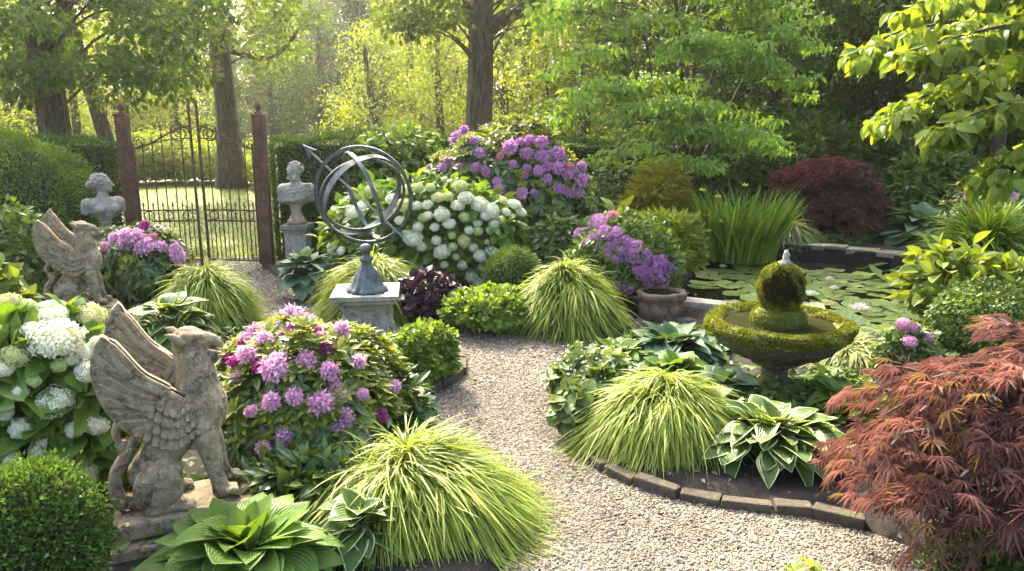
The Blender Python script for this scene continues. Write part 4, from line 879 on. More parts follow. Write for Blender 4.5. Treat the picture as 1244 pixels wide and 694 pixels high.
# ------------------------------------------------------------------ two busts
def bust_female():
    P_ = []; C = lambda pts, r, k=.02: P_.append(('+', 'C', pts, r, k)); E = lambda c, r, rot=0, k=.02: P_.append(('+', 'E', c, r, rot, k)); S = lambda c, r, k=.006: P_.append(('-', 'E', c, r, 0, k))
    E((0, 0, .19), (.095, .165, .13), 0, .03); E((-.01, .145, .235), (.062, .062, .07), 0, .03); E((-.01, -.145, .235), (.062, .062, .07), 0, .03); C([(-.01, -.16, .23), (-.02, -.175, .15)], [.05, .042], .02); C([(-.01, .16, .23), (-.02, .175, .15)], [.05, .042], .02)
    E((.07, .062, .175), (.058, .058, .055), 0, .02); E((.07, -.062, .175), (.058, .058, .055), 0, .02); C([(0, 0, .10), (0, 0, .03)], [.09, .05], .03)
    C([(-.01, 0, .28), (.008, 0, .40)], [.058, .048], .025); E((.012, 0, .482), (.082, .070, .095), 0, .015); E((.042, 0, .432), (.048, .05, .046), 0, .02); C([(.084, 0, .492), (.107, 0, .462)], [.009, .014], .008); E((.078, 0, .405), (.02, .022, .018), 0, .01)
    for y in (-1, 1): S((.092, y * .031, .487), (.014, .016, .009)); E((.079, y * .030, .487), (.011, .012, .008), 0, .002); C([(.09, y * .014, .503), (.076, y * .050, .503)], [.007, .006], .006)
    E((.090, 0, .436), (.010, .022, .0055), 0, .003); E((.088, 0, .427), (.010, .018, .006), 0, .003); S((.098, 0, .4315), (.008, .022, .0018), .002)
    E((-.022, 0, .505), (.088, .080, .088), 0, .012); E((-.105, 0, .47), (.046, .05, .048), 0, .012); C([(-.09, .02, .44), (-.07, .05, .36), (-.04, .07, .30)], [.026, .02, .012], .01)
    r = np.random.default_rng(3)
    for _ in range(70):
        d = sphere_dirs(1, -.2, 1)[0]
        if d[0] > .55 and d[2] < .55: continue
        p = np.array((-.018, 0, .505)) + d * (.09, .082, .09); E(p, (.020, .016, .013), r.uniform(-60, 60), .005)
    return sculpt(P_, .0055, (-.20, -.26, -.02), (.17, .26, .62), .0010)
def bust_male():
    P_ = []; C = lambda pts, r, k=.02: P_.append(('+', 'C', pts, r, k)); E = lambda c, r, rot=0, k=.02: P_.append(('+', 'E', c, r, rot, k)); S = lambda c, r, k=.006: P_.append(('-', 'E', c, r, 0, k))
    E((0, 0, .18), (.125, .175, .17), 0, .03)
    for y in (-1, 1): E((-.005, y * .13, .235), (.085, .07, .085), 0, .03); C([(0, y * .145, .23), (-.0, y * .155, .11)], [.070, .060], .025)
    C([(0, 0, .10), (0, 0, .04)], [.10, .055], .03); C([(-.01, 0, .28), (.008, 0, .41)], [.066, .058], .025)
    E((.012, 0, .50), (.088, .074, .10), 0, .015); E((.045, 0, .445), (.052, .055, .05), 0, .02); C([(.090, 0, .508), (.116, 0, .474)], [.010, .016], .008)
    for y in (-1, 1): S((.098, y * .033, .502), (.015, .017, .009)); E((.084, y * .032, .502), (.011, .012, .008), 0, .002); C([(.098, y * .012, .519), (.080, y * .055, .519)], [.009, .007], .006); E((.01, y * .075, .49), (.018, .01, .026), 0, .005)
    E((.094, 0, .446), (.011, .024, .006), 0, .003); S((.105, 0, .441), (.008, .024, .002), .002); E((.09, 0, .433), (.011, .018, .007), 0, .003)
    r = np.random.default_rng(5)
    for _ in range(90):
        d = sphere_dirs(1, -.35, 1)[0]
        if d[0] > .5 and d[2] < .6: continue
        E(np.array((-.012, 0, .525)) + d * (.094, .082, .092), (.017, .017, .014), r.uniform(-60, 60), .004)
    for k in range(26): a = r.uniform(-1.1, 1.1); E((.045 + .055 * math.cos(a), .058 * math.sin(a), r.uniform(.392, .44)), (.015, .014, .016), 0, .004)
    for k in range(9):                                            # folds of the cloak across breast and shoulder
        f = k / 8; C([(.02, .19 - .02 * f, .285 - .06 * f), (.10 + .01 * math.sin(k * 2), .07, .245 - .12 * f), (.115, -.05, .20 - .13 * f + .03 * math.sin(k)), (.05, -.17, .22 - .13 * f)], [.013, .015, .014, .012], .006)
    C([(-.04, .17, .29), (.06, .13, .30), (.10, .02, .25), (.07, -.12, .24), (0, -.19, .25)], [.024, .026, .022, .024, .02], .012); E((.075, .13, .285), (.022, .022, .022), 0, .004)
    return sculpt(P_, .0055, (-.20, -.29, -.02), (.19, .29, .68), .0010)
def statue(name, label, VQ, loc, rz, sc, mat, turn=0):
    V, Q = VQ; f = sstep(.28, .40, V[:, 2]); a_ = turn * f; V = np.stack([V[:, 0] * np.cos(a_) - V[:, 1] * np.sin(a_), V[:, 0] * np.sin(a_) + V[:, 1] * np.cos(a_), V[:, 2] - .028 * f], -1) * (1, 1.12, 1); s = Soup(); s.add(V, Q); o = s.build(name, M[mat], None, loc, True, (0, 0, rz)); o.scale = (sc,) * 3; return tag(o, label, 'bust')
def pedestal(label, x, y, zt, w, socle=.0):
    t = thing('bust_pedestal', label, 'pedestal', (x, y, 0)); s = Soup(); cbox(s, (0, 0, zt - .03), (w * 1.28, w * 1.28, .06), .012, 0, 0, .5, .002, 2); s.build('pedestal_cap', M['stone_grey'], t)
    s = Soup(); cbox(s, (0, 0, zt - .075), (w * 1.12, w * 1.12, .035), .008); cbox(s, (0, 0, (zt - .09) / 2), (w, w, zt - .085), .006, 0, 0, .5, .002); s.build('pedestal_shaft', M['stone_pale'], t)
    s = Soup(); cbox(s, (0, 0, .05), (w * 1.25, w * 1.25, .12), .01); s.build('pedestal_base', M['stone_grey'], t); return t
def socle(t, zt, h, r):
    s = Soup(); lathe(s, [(0, 0), (r, 0), (r, h * .2), (r * .8, h * .3), (r * .5, h * .6), (r * .62, h * .85), (r * .75, h), (0, h)], 20, (0, 0, zt)); s.build('socle', M['stone'], t, smooth=True)
fz = D(129, 272, 8.15); pf = pedestal('half hidden pale pedestal under the female bust, behind pink rhododendron', fz[0], 8.15, fz[2] - .06, .26); socle(pf, fz[2] - .06, .08, .10)
statue('female_bust', 'stone bust of a woman with pinned up curly hair, beside the gate post', bust_female(), (fz[0], 8.15, fz[2]), R(-38), .97 * size(66, fz) / .60, 'stone_pale', R(52))
mz = D(361, 252, 8.7); mt = D(361, 272, 8.7); pm_ = pedestal('square stone pedestal under the bearded bust, rising from blue hosta leaves', mt[0], 8.7, mt[2], .25); socle(pm_, mt[2], mz[2] - mt[2] + .03, .11)
statue('male_bust', 'stone bust of a bearded man in a draped cloak, right of the gate', bust_male(), (mz[0], 8.7, mz[2]), R(-68), 1.12 * size(53, mz) / .64, 'stone_pale', R(-42))

# ------------------------------------------------------------------ armillary sundial on its pedestal
ct = D(445, 352, 5.55); zt = ct[2]; w = .50
t = thing('sundial_pedestal', 'square tapering stone pedestal with leaf carving, under the armillary sphere', 'pedestal', (ct[0], ct[1], 0), R(7))
s = Soup(); cbox(s, (0, 0, zt - .02), (w, w, .04), .008, 0, 0, .5, .0015, 2); cbox(s, (0, 0, zt - .055), (w * .90, w * .90, .032), .010, 0, 0, .5, 0, 2); s.build('pedestal_cap', M['stone_pale'], t)
s = Soup(); hz = zt - .07; n = 14; zz = np.linspace(-.05, hz, n); prof = np.interp(np.linspace(0, 1, n), [0, .12, .3, .55, .8, .93, 1], [.225, .225, .205, .172, .165, .185, .20]); V = []
for z, a in zip(zz, prof):
    e = .018
    for c_ in ((a - e, -a), (a, -a + e), (a, a - e), (a - e, a), (-a + e, a), (-a, a - e), (-a, -a + e), (-a + e, -a)): V.append((*c_, z))
i = np.arange(n - 1)[:, None] * 8; j = np.arange(8)[None]; k = (j + 1) % 8; s.add(np.array(V), np.stack([i + j, i + k, i + 8 + k, i + 8 + j], -1).reshape(-1, 4)); s.build('pedestal_shaft', M['stone_pale'], t, smooth=False)
s = Soup()
for sx, rot in ((0, 0), (1, -90), (2, 90)):
    c_, s_ = math.cos(R(rot)), math.sin(R(rot)); rm = np.array([[c_, -s_, 0], [s_, c_, 0], [0, 0, 1]])
    for q in (-1, 1):
        pts = [(0, .05), (q * .05, .10), (q * .085, .19), (q * .06, .28), (q * .10, .33), (q * .13, .29)]
        p3 = np.array([(a, -np.interp(b / max(hz, .01), [0, .12, .3, .55, .8, .93, 1], [.225, .225, .205, .172, .165, .185, .20]) - .004, b) for a, b in pts]); tube(s, spline(p3, 18) @ rm.T, np.linspace(.014, .007, 18), 6)
    for a, b, dx, dz in ((0, .20, 0, 1), (.03, .20, .4, 1), (-.03, .20, -.4, 1), (.04, .16, 1, .3), (-.04, .16, -1, .3)):
        y0 = -np.interp(b / max(hz, .01), [0, .12, .3, .55, .8, .93, 1], [.225, .225, .205, .172, .165, .185, .20]) - .006
        s.scatter(t_oval(.3, 4, .1, -.25, .85, 0, 5), np.array([(a, y0, b)]) @ rm.T, np.array([(dx, 0, dz)], float) @ rm.T, np.array([(0, -1., .0)]) @ rm.T, np.array([.11]))
s.build('carved_leaves', M['stone_pale'], t, smooth=True)
sb = D(446, 346, 5.50); t = thing('armillary_sundial', 'weathered bronze armillary sphere sundial of flat rings with an arrow, on fluted stand', 'sundial', (sb[0], sb[1], zt))
cc = D(441, 238, 5.50); RR = size(59, cc); h0 = cc[2] - RR - zt
s = Soup(); fl = lambda a, p: 1 + .06 * np.cos(12 * a)[None] * (p[:, 0] > .05)[:, None] * (p[:, 1] < h0 * .55)[:, None]
lathe(s, [(0, .0), (.150, .0), (.152, .018), (.135, .032), (.118, .05), (.085, h0 * .36), (.05, h0 * .52), (.034, h0 * .60), (.05, h0 * .66), (.052, h0 * .70), (.03, h0 * .74), (.026, h0 * .80), (.04, h0 * .85), (.048, h0 * .90), (.042, h0 * .96), (.018, h0 * 1.0), (.0, h0 * 1.01)], 60, (0, 0, 0), 0, fl); s.build('stand', M['verdigris'], t, smooth=True)
def ring(name, r, wid, th, ax, n=72):       # a flat band: wid along the axis, th radially
    q = Vector(ax).normalized().to_track_quat('Z', 'Y').to_matrix(); a = np.arange(n) * 2 * np.pi / n; V = []
    for rr, zz in ((r - th / 2, -wid / 2), (r + th / 2, -wid / 2), (r + th / 2, wid / 2), (r - th / 2, wid / 2)): V.append(np.stack([rr * np.cos(a), rr * np.sin(a), np.full(n, zz)], -1))
    V = np.stack(V, 1).reshape(-1, 3) @ np.array(q).T + (cc - np.array((sb[0], sb[1], zt))); i = np.arange(n)[:, None] * 4; k = (np.arange(n)[:, None] + 1) % n * 4; j = np.arange(4)[None]; j2 = (j + 1) % 4
    s = Soup(); s.add(V, np.stack([i + j, k + j, k + j2, i + j2], -1).reshape(-1, 4)); s.build(name, M['verdigris'], t)
ring('meridian_ring', RR, .014, .026, (.10, 1, .14)); ring('equatorial_ring', RR * .90, .052, .007, (.66, -.62, -.44)); ring('hour_ring', RR * .93, .028, .007, (.86, .45, .30)); ring('inner_ring', RR * .86, .012, .02, (-.35, .80, .48))
a0, a1 = D(377, 184, 5.62), D(496, 294, 5.40); o0 = np.array((sb[0], sb[1], zt)); s = Soup(); tube(s, [a0 - o0, a1 - o0], .019, 4, flat=.45); s.build('gnomon', M['verdigris'], t)
s = Soup(); dv = unit(a0 - a1); sd_ = unit(np.cross(dv, (0, 1, 0))); b0 = a0 - o0; tri = np.array([b0 + dv * .075, b0 + sd_ * .04 - dv * .03, b0 - dv * .0, b0 - sd_ * .04 - dv * .03]); V = np.concatenate([tri + (0, -.008, 0), tri + (0, .008, 0)]); s.add(V, np.array([(0, 1, 2, 3), (7, 6, 5, 4)])); s.add(V, np.array([(0, 4, 5, 1), (1, 5, 6, 2), (2, 6, 7, 3), (3, 7, 4, 0)])); s.build('arrow_head', M['verdigris'], t)

# ------------------------------------------------------------------ mossy fountain
fy = 4.50; fc = D(945, 400, fy); FZ = fc[2]; FX = fc[0]; RB = size(90, fc) * .93
t = thing('garden_fountain', 'moss covered stone basin fountain with rounded finial and small water jet', 'fountain', (FX, fy, 0))
s = Soup(); lathe(s, [(0, -.05), (.16, -.05), (.16, .04), (.13, .07), (.085, .12), (.075, .19), (.12, FZ - .23), (.15, FZ - .21), (.13, FZ - .17), (0, FZ - .17)], 28, (0, 0, 0), 0, lambda a, p: 1 + .05 * np.cos(10 * a)[None] * (p[:, 1] > .06)[:, None]); s.build('fountain_stem', M['stone_wet'], t, smooth=True)
gad = lambda a, p: 1 + (.035 * np.cos(14 * a)[None] * ((p[:, 1] < -.045) & (p[:, 0] > .12))[:, None]) + .012 * np.sin(5 * a + 1)[None] + .008 * np.sin(9 * a)[None]
s = Soup(); lathe(s, [(0, -.19), (.12, -.19), (.18, -.18), (.27, -.145), (.355, -.09), (.405, -.035), (.43, .0), (RB * .985, .022), (RB, .035), (RB * .97, .052), (RB * .88, .054), (RB * .80, .045), (RB * .76, .02), (RB * .66, -.02), (.1, -.04), (0, -.04)], 84, (0, 0, FZ), 0, gad); s.build('basin', M['stone_wet'], t, smooth=True)
def moss(parent, prof, n, nt_=5200, z0=0, name='moss', tuft=.012, lump=.05, ph=0, mats=('moss', 'mosstuft'), gap=None):
    s = Soup(); pr = np.array(prof); wob = lambda a, p: 1 + lump * (np.sin(5 * a + 3 * p[:, 1:2] * 20 + ph) * .5 + np.sin(11 * a + p[:, 1:2] * 40 + 2 * ph) * .3 + np.sin(17 * a + ph * 3 + p[:, 1:2] * 70) * .2)
    lathe(s, pr, n, (0, 0, z0), 0, wob); V = s.v[0]; F = s.f[0]; c0 = V[F].mean(1); nn = np.cross(V[F[:, 1]] - V[F[:, 0]], V[F[:, 3]] - V[F[:, 0]]); ar = np.linalg.norm(nn, axis=1); nn = unit(nn)
    bare = np.clip(.75 + .9 * lumps(c0 * 9, 1.3, ph) + .5 * lumps(c0 * 23, 1.1, ph + 1), .06, 1); ar = ar * bare; i = rng.choice(len(F), nt_, p=ar / ar.sum()); f = rng.random((nt_, 2)); A = V[F[i]]; p = (A[:, 0] * (1 - f[:, :1]) + A[:, 1] * f[:, :1]) * (1 - f[:, 1:]) + (A[:, 3] * (1 - f[:, :1]) + A[:, 2] * f[:, :1]) * f[:, 1:]
    s.scatter(T_FOLD, p - nn[i] * .002, jit(nn[i], .45), rng.normal(0, 1, (nt_, 3)), tuft * U(.5, 1.3, nt_), None, 1); return s.build(name, [M[mats[0]], M[mats[1]]], parent, smooth=False)
moss(t, [(RB * .975, -.012), (RB * 1.015, .012), (RB * 1.03, .04), (RB * 1.0, .064), (RB * .93, .072), (RB * .86, .064), (RB * .81, .048), (RB * .79, .03)], 110, 15000, FZ, 'rim_moss', .014, .05)
wm2, nt, bs, out = new_mat('basin_water'); bs.inputs['Base Color'].default_value = (.02, .02, .01, 1); bs.inputs['Roughness'].default_value = .05; nt.links.new(bump(nt, noise(nt, 30, 2), .25, .01), bs.inputs['Normal'])
s = Soup(); lathe(s, [(RB * .80, .036), (.02, .036)], 48, (0, 0, FZ)); wo = s.build('basin_water', wm2, t); wo.data.flip_normals()
r1 = size(31, fc); r2 = size(27, fc); zc1 = D(945, 385, fy)[2]; zc2 = D(948, 350, fy)[2]; ztop = D(948, 319, fy)[2]
s = Soup(); lathe(s, [(0, -.05), (r1 * .8, -.05), (r1 * .9, .0), (r1 * .5, zc1 - FZ), (0, zc1 - FZ)], 20, (0, 0, FZ)); s.build('finial_core', M['stone_wet'], t)
moss(t, [(r1 * .80, FZ + .01), (r1 * 1.0, FZ + .035), (r1 * 1.05, zc1 - .01), (r1 * .98, zc1 + .03), (r1 * .78, zc1 + .055), (r1 * .55, zc1 + .065)], 60, 4200, 0, 'collar_moss', .012, .05, 1.)
pr = [(max(r2 * math.cos(b) ** (.9 if b > 0 else .6), .0), zc2 + (math.sin(b)) * (ztop - zc2 if b > 0 else zc2 - zc1 - .045)) for b in np.linspace(-1.35, 1.52, 18)]
moss(t, pr, 60, 9000, 0, 'finial_moss', .012, .085, 2.)
# a bald dark patch of old moss on the front of the finial
s = Soup(); n = 9500; vd = unit(np.array((-FX * .95, -fy, .9))); d = unit(rng.normal(0, 1, (n, 3)) * .8 + vd); dist = np.linalg.norm(d - unit(vd + (0, 0, -.25)), axis=1); d = d[dist < .90 + .34 * lumps(d, 1.9, 1.) + .16 * lumps(d, 5, 2.) + rng.normal(0, .06, len(d))]; p = np.stack([d[:, 0] * r2, d[:, 1] * r2, zc2 + d[:, 2] * np.where(d[:, 2] > 0, ztop - zc2, zc2 - zc1 - .045)], -1) * 1.0; p[:, :2] *= 1.035; s.scatter(T_FOLD, p, jit(d, .7), rng.normal(0, 1, (len(d), 3)), .013 * U(.5, 1.3, len(d))); s.build('dark_moss', M['mossdark'], t)
jm, nt, bs, out = new_mat('falling_water'); bs.inputs['Base Color'].default_value = (.78, .80, .82, 1); bs.inputs['Roughness'].default_value = .15; bs.inputs['Transmission Weight'].default_value = .75; bs.inputs['IOR'].default_value = 1.2
s = Soup(); jh = D(948, 304, fy)[2] - ztop; lathe(s, [(.020, -.012), (.022, jh * .2), (.017, jh * .45), (.020, jh * .65), (.013, jh * .85), (.012, jh * 1.0), (0, jh * 1.06)], 14, (.012, -.01, ztop), 0, lambda a, p: 1 + .22 * np.sin(3 * a + p[:, 1:2] * 190) + .1 * np.sin(5 * a - p[:, 1:2] * 310)); s.build('water_jet', jm, t, smooth=True)
s = Soup(); lathe(s, [(.05, -.03), (.046, .0), (.03, .012), (0, .012)], 16, (.008, -.008, ztop)); s.build('jet_nozzle', M['stone_grey'], t, smooth=True)

# ------------------------------------------------------------------ rough stone bowl
bp = P(806, 390, .03); rb = size(29, bp); t = thing('stone_bowl', 'rough brown stone bowl standing on gravel beside the slab', 'bowl', (bp[0], bp[1] + rb * .8, .0)); hb = D(806, 349, bp[1] + rb * .8)[2] - .0
s = Soup(); lathe(s, [(0, -.02), (rb * .70, -.02), (rb * .80, .02), (rb * .92, hb * .28), (rb * .93, hb * .48), (rb * .88, hb * .60), (rb * 1.0, hb * .68), (rb * 1.04, hb * .84), (rb * 1.0, hb * .90), (rb * .86, hb * .90), (rb * .78, hb * .8), (rb * .5, hb * .62), (0, hb * .58)], 46, (0, 0, 0), 0, lambda a, p: 1 + .06 * np.sin(3 * a + p[:, 1:2] * 8) + .045 * np.sin(7 * a + p[:, 1:2] * 22) + .02 * np.sin(13 * a)); s.build('bowl_body', stone_mat('brown_stone', (.12, .075, .05), (.26, .18, .13), dark=(.03, .022, .016), sc=1.6, bstr=1.0, darkness=.9), t, smooth=True)
s = Soup(); lathe(s, [(rb * .78, hb * .84), (0, hb * .84)], 30); o = s.build('bowl_water', wm2, t); o.data.flip_normals()

# ------------------------------------------------------------------ hedges and clipped shrubs
def hedge(name, label, a, b, depth, h, n, leaf=.032, mat='yew', lump=.05):
    a, b = np.array(a, float), np.array(b, float); L = np.linalg.norm(b - a); e = (b - a) / L; nr = np.array((e[1], -e[0])); t = thing(name, label, 'hedge', (a[0], a[1], 0))
    if nr[1] > 0: nr = -nr
    s = Soup(); k = rng.random(n); u = U(0, L, n); side = k < h / (h + depth); v = np.where(side, 0, U(0, depth, n)); z = np.where(side, U(0, h, n), h)
    w = lump * (np.sin(u * 2.7 + z * 3) + .8 * np.sin(u * 6.1 + 1 + z * 5.3) + .6 * np.sin(u * 11 + z * 9 + v * 7)) * .5 + rng.gamma(1.3, .018, n)
    nn = np.where(side[:, None], np.r_[nr, 0][None], np.array((0, 0, 1.))[None]); p = np.c_[e[0] * u - nr[0] * v, e[1] * u - nr[1] * v, z] + nn * w[:, None]
    s.scatter(T_FOLD, p, jit(nn * .8 + (0, 0, .4), .5), jit(nn, .5), leaf * U(.6, 1.4, n))
    for u0, sg in ((0, -1), (L, 1)):
        m_ = int(n * depth / L * .5); v = U(0, depth, m_); pe = np.c_[e[0] * u0 - nr[0] * v, e[1] * u0 - nr[1] * v, U(0, h, m_)] + np.r_[e, 0] * sg * rng.gamma(1.3, .018, m_)[:, None]; s.scatter(T_FOLD, pe, jit(np.tile(np.r_[e, .5] * (sg, sg, 1), (m_, 1)), .5), jit(np.tile(np.r_[e, 0] * sg, (m_, 1)), .5), leaf * U(.6, 1.4, m_))
    s.build('foliage', M[mat], t)
    c = Soup(); m = (a + b) / 2 - nr * depth / 2 - a; cbox(c, (m[0], m[1], h / 2 - .03), (L - .05, depth - .03, h - .03), .03, math.atan2(e[1], e[0])); c.build('branches', M['core'], t); return t  # added dark filler box behind the hedge leaves, not modelled wood
hy = 9.25
hR = D(334, 200, hy)[0]; hz_ = D(380, 172, hy)[2]
hedge('clipped_hedge', 'long clipped yew hedge behind the bearded bust, gate side of the flowers', (hR, hy), (D(560, 200, 9.9)[0], 9.9), .8, hz_, 34000)
hedge('clipped_hedge', 'dark clipped hedge stretch behind the purple rhododendron, in deep shade', (D(565, 200, 10.6)[0], 10.6), (D(860, 200, 12.0)[0], 12.0), .8, D(760, 176, 11.3)[2], 34000, .036)
hedge('clipped_hedge', 'dark clipped hedge ending at the gate post beside the female bust', (D(-120, 200, hy)[0], hy), (D(122, 200, hy)[0], hy), .45, D(110, 173, hy)[2], 26000)
clipped('clipped_yew', 'rounded dark clipped yew mound beside the female bust', at(-95, 100, 164, 8.5, .7), 'yew_bright', .036, 26000, .10, 1.)
clipped('boxwood_ball', 'clipped boxwood ball in the lower corner beside the griffin pedestal', at(-44, 106, 568, 2.32, .95), 'box', .019, 15000, .035, 2.)
clipped('boxwood_ball', 'small clipped boxwood ball between white hydrangea and golden grass', at(590, 656, 303, 6.75, .9), 'box', .022, 8000, .04, 3.)

# ------------------------------------------------------------------ left beds
hydrangea('white_hydrangea', 'large leafed hydrangea with big white and cream heads next to the large griffin', at(-100, 156, 384, 3.15, .66), 2000, .12,
    [(68, 412, 31), (67, 488, 27), (20, 432, 17, 'cream'), (10, 368, 18, 'cream'), (66, 383, 17), (62, 355, 15), (108, 384, 21, 'cream'), (111, 450, 19), (117, 517, 16), (132, 480, 15, 'cream'), (103, 577, 22), (75, 576, 12), (6, 502, 12), (104, 428, 15), (121, 418, 14), (28, 330, 15, 'limepetal'), (40, 462, 11, 'limepetal'), (72, 444, 10, 'limepetal'), (5, 448, 14), (142, 540, 12), (38, 400, 13), (90, 522, 14), (52, 545, 15), (25, 520, 13), (140, 455, 12), (88, 436, 10), (24, 478, 11), (45, 590, 13), (12, 560, 13)], 0., {'cream': 'cream yellow flower head', 'limepetal': 'greenish young flower head'})
hosta('broad_leaf_hosta', 'broad plain green hosta in front of the griffin pedestal', at(165, 425, 612, 2.48, .8), 88, .175, 'hosta', up=1.15)
bush('green_shrub', 'leafy shoots low at the path end of the pink rhododendron', at(425, 512, 452, 3.75, .9), 'rhodo', T_RHODO, .10, 800, .5, .2, core=.5, ph=3.)
bush('green_shrub', 'dark leaves in the gap between large griffin pedestal and pink rhododendron', at(300, 440, 560, 2.95, .6), 'rhodo', T_RHODO, .10, 900, .5, .15, core=.5)
hosta('white_edged_hosta', 'small white edged hosta between the broad green hosta and golden grass', at(385, 480, 585, 2.62, .9), 30, .13, 'hosta_white')
rhododendron('pink_rhododendron', 'pink and magenta rhododendron with fresh shoots directly behind the large griffin', at(254, 478, 394, 3.55, .95), 760, .105,
    [(355, 384, 19), (335, 446, 17), (330, 488, 13), (357, 482, 13), (390, 490, 18), (411, 484, 14), (370, 571, 18), (372, 440, 18), (400, 452, 13), (300, 388, 15), (283, 404, 12, 'magenta'), (302, 432, 13), (318, 444, 12, 'magenta'), (396, 424, 12, 'magenta'), (416, 516, 15, 'purple'), (440, 529, 11, 'purple'), (350, 405, 10, 'magenta'), (322, 412, 11), (288, 460, 11), (420, 505, 11), (440, 480, 10), (305, 500, 11), (345, 530, 12), (390, 412, 12), (435, 440, 10), (320, 545, 10), (466, 533, 11, 'purple'), (478, 470, 10), (376, 374, 12), (408, 470, 10), (272, 432, 10, 'magenta'), (300, 412, 10), (415, 402, 10), (462, 505, 8, 'magenta'), (284, 440, 9, 'magenta'), (385, 404, 9, 'magenta')], 'pink', 1.3, .5, flabel={'magenta': 'dark magenta half open truss', 'purple': 'purple flower truss'}, core=.55, zc=.33)
c, rx, ry, H = at(445, 555, 392, 4.9, .8); bush('cranesbill_mound', 'low fresh green mound at the foot of the sundial pedestal', front(478, 556, 396, 470, .9), 'geranium', T_ROUND, .040, 3600, .6, .28, .9, .1, .7, 2., .75, cat='ground cover')
hosta('blue_hosta', 'bluish hosta leaves at the path edge between rhododendron and golden grass', front(470, 532, 462, 516, .9), 16, .13, 'hosta_blue')
grass('golden_hakone_grass', 'largest golden hakone grass sweeping over the gravel in front', at(362, 622, 532, 2.98, .8), 4600, .37, .0115, lean=(.55, -.25), elev=(60, 0), drop=(.55, .75), seg=6)
grass('golden_hakone_grass', 'golden hakone grass mound along the path just inside the gate', front(203, 306, 318, 404, .9), 1800, .34, .013, lean=(.25, -.2))
hosta('white_edged_hosta', 'white edged hosta in front of the smaller griffin and the gate grass', at(138, 262, 342, 5.35, .8), 60, .17, 'hosta_white')
rhododendron('pink_rhododendron', 'low pink rhododendron between smaller griffin, female bust and gate', at(102, 226, 272, 7.0, .8), 380, .10,
    [(153, 287, 11), (165, 291, 14), (177, 299, 11), (141, 290, 10), (152, 297, 9), (195, 300, 8), (213, 304, 9), (216, 312, 9), (186, 288, 6, 'rose'), (176, 274, 6, 'magenta'), (170, 303, 10), (128, 300, 6)], 'pink', 2.2, .12, core=.7)
bush('mixed_shrub', 'dark shrub with tiny pinkish flowers behind the smaller griffin, below the yew', at(-40, 62, 248, 6.6, .9), 'shrub', T_OVAL, .075, 1700, .6, .2, ph=1.)
bush('lime_leafed_shrub', 'yellow green shrub above the hydrangea heads at the edge beside the griffin', at(-70, 25, 322, 5.4, .9), 'lightshrub', T_HYD, .11, 500, .6, .15, ph=2.)
bush('green_shrub', 'green shrub filling the gap between rear griffin and white edged hosta', at(70, 150, 378, 5.4, .7), 'shrub', T_OVAL, .06, 900, .6, .15, ph=3.)

# ------------------------------------------------------------------ the middle bed
hosta('blue_hosta', 'big blue green hosta under the bearded bust along the path', front(340, 412, 288, 364, .95), 60, .21, 'hosta_blue')
grass('golden_hakone_grass', 'golden hakone grass showing behind the sundial pedestal and stand', at(392, 516, 306, 6.5, .8), 1500, .34, .013)
hydrangea('white_hydrangea', 'wide hydrangea full of white and lime heads behind the armillary sphere', at(388, 640, 216, 7.75, .55), 2600, .135,
    [(559, 227, 10, 'limepetal'), (566, 241, 12), (583, 249, 11), (597, 256, 11), (537, 261, 10), (564, 264, 9, 'limepetal'), (580, 271, 8), (581, 281, 8, 'limepetal'), (564, 293, 9, 'cream'), (514, 265, 7, 'limepetal'), (519, 249, 9), (537, 306, 11), (549, 286, 6, 'limepetal'), (554, 312, 6, 'limepetal'), (583, 311, 11), (597, 305, 7), (585, 325, 7), (573, 336, 8), (581, 343, 7), (592, 317, 7), (502, 289, 11), (592, 294, 6, 'limepetal'), (595, 280, 6, 'limepetal'), (450, 232, 9, 'cream'), (476, 242, 9), (492, 249, 10, 'cream'), (452, 277, 7), (414, 305, 7), (404, 302, 7), (462, 291, 9), (429, 259, 9), (492, 230, 9, 'limepetal'), (507, 229, 9, 'limepetal'), (523, 228, 9, 'limepetal'), (545, 239, 8, 'limepetal'), (609, 268, 8, 'limepetal'), (625, 249, 9), (633, 258, 7), (440, 250, 8), (532, 240, 7, 'cream'), (470, 262, 7), (528, 276, 6), (506, 250, 8), (420, 280, 7, 'cream'), (550, 300, 6, 'limepetal'), (612, 244, 8, 'cream'), (520, 262, 8), (546, 272, 7), (530, 292, 8), (508, 276, 7), (570, 280, 7), (556, 250, 8), (486, 268, 7), (494, 284, 7), (600, 272, 7), (590, 262, 8), (615, 258, 7), (562, 322, 7), (540, 322, 7), (480, 256, 7), (575, 301, 7), (512, 300, 7)], 1., {'cream': 'cream flower head', 'limepetal': 'lime green young flower head'})
rhododendron('purple_rhododendron', 'tall rhododendron covered in mauve purple trusses in front of the dark hedge', at(508, 726, 152, 8.75, .5), 900, .135,
    [(551, 163, 10), (563, 157, 8), (575, 173, 8), (545, 196, 8), (522, 214, 7), (578, 205, 9), (590, 209, 8), (619, 180, 10), (640, 187, 9), (643, 171, 7), (632, 173, 6), (658, 173, 8), (678, 187, 9), (658, 191, 11), (654, 208, 8), (665, 203, 9), (677, 205, 10), (689, 213, 8), (706, 203, 8), (705, 219, 9), (714, 219, 8), (664, 218, 9), (679, 229, 7), (692, 202, 6, 'rose'), (604, 221, 7), (606, 232, 8), (575, 231, 7), (634, 235, 9, 'pink'), (559, 204, 6), (583, 187, 8), (608, 190, 6, 'rose'), (691, 234, 7), (701, 234, 7), (638, 213, 6), (557, 186, 6), (698, 208, 7), (640, 205, 6), (668, 188, 7), (623, 200, 6), (596, 240, 6), (538, 204, 6), (649, 235, 6)], 'purple', .4, .35, flabel={'pink': 'pale pink truss', 'rose': 'reddish truss'}, core=.75)
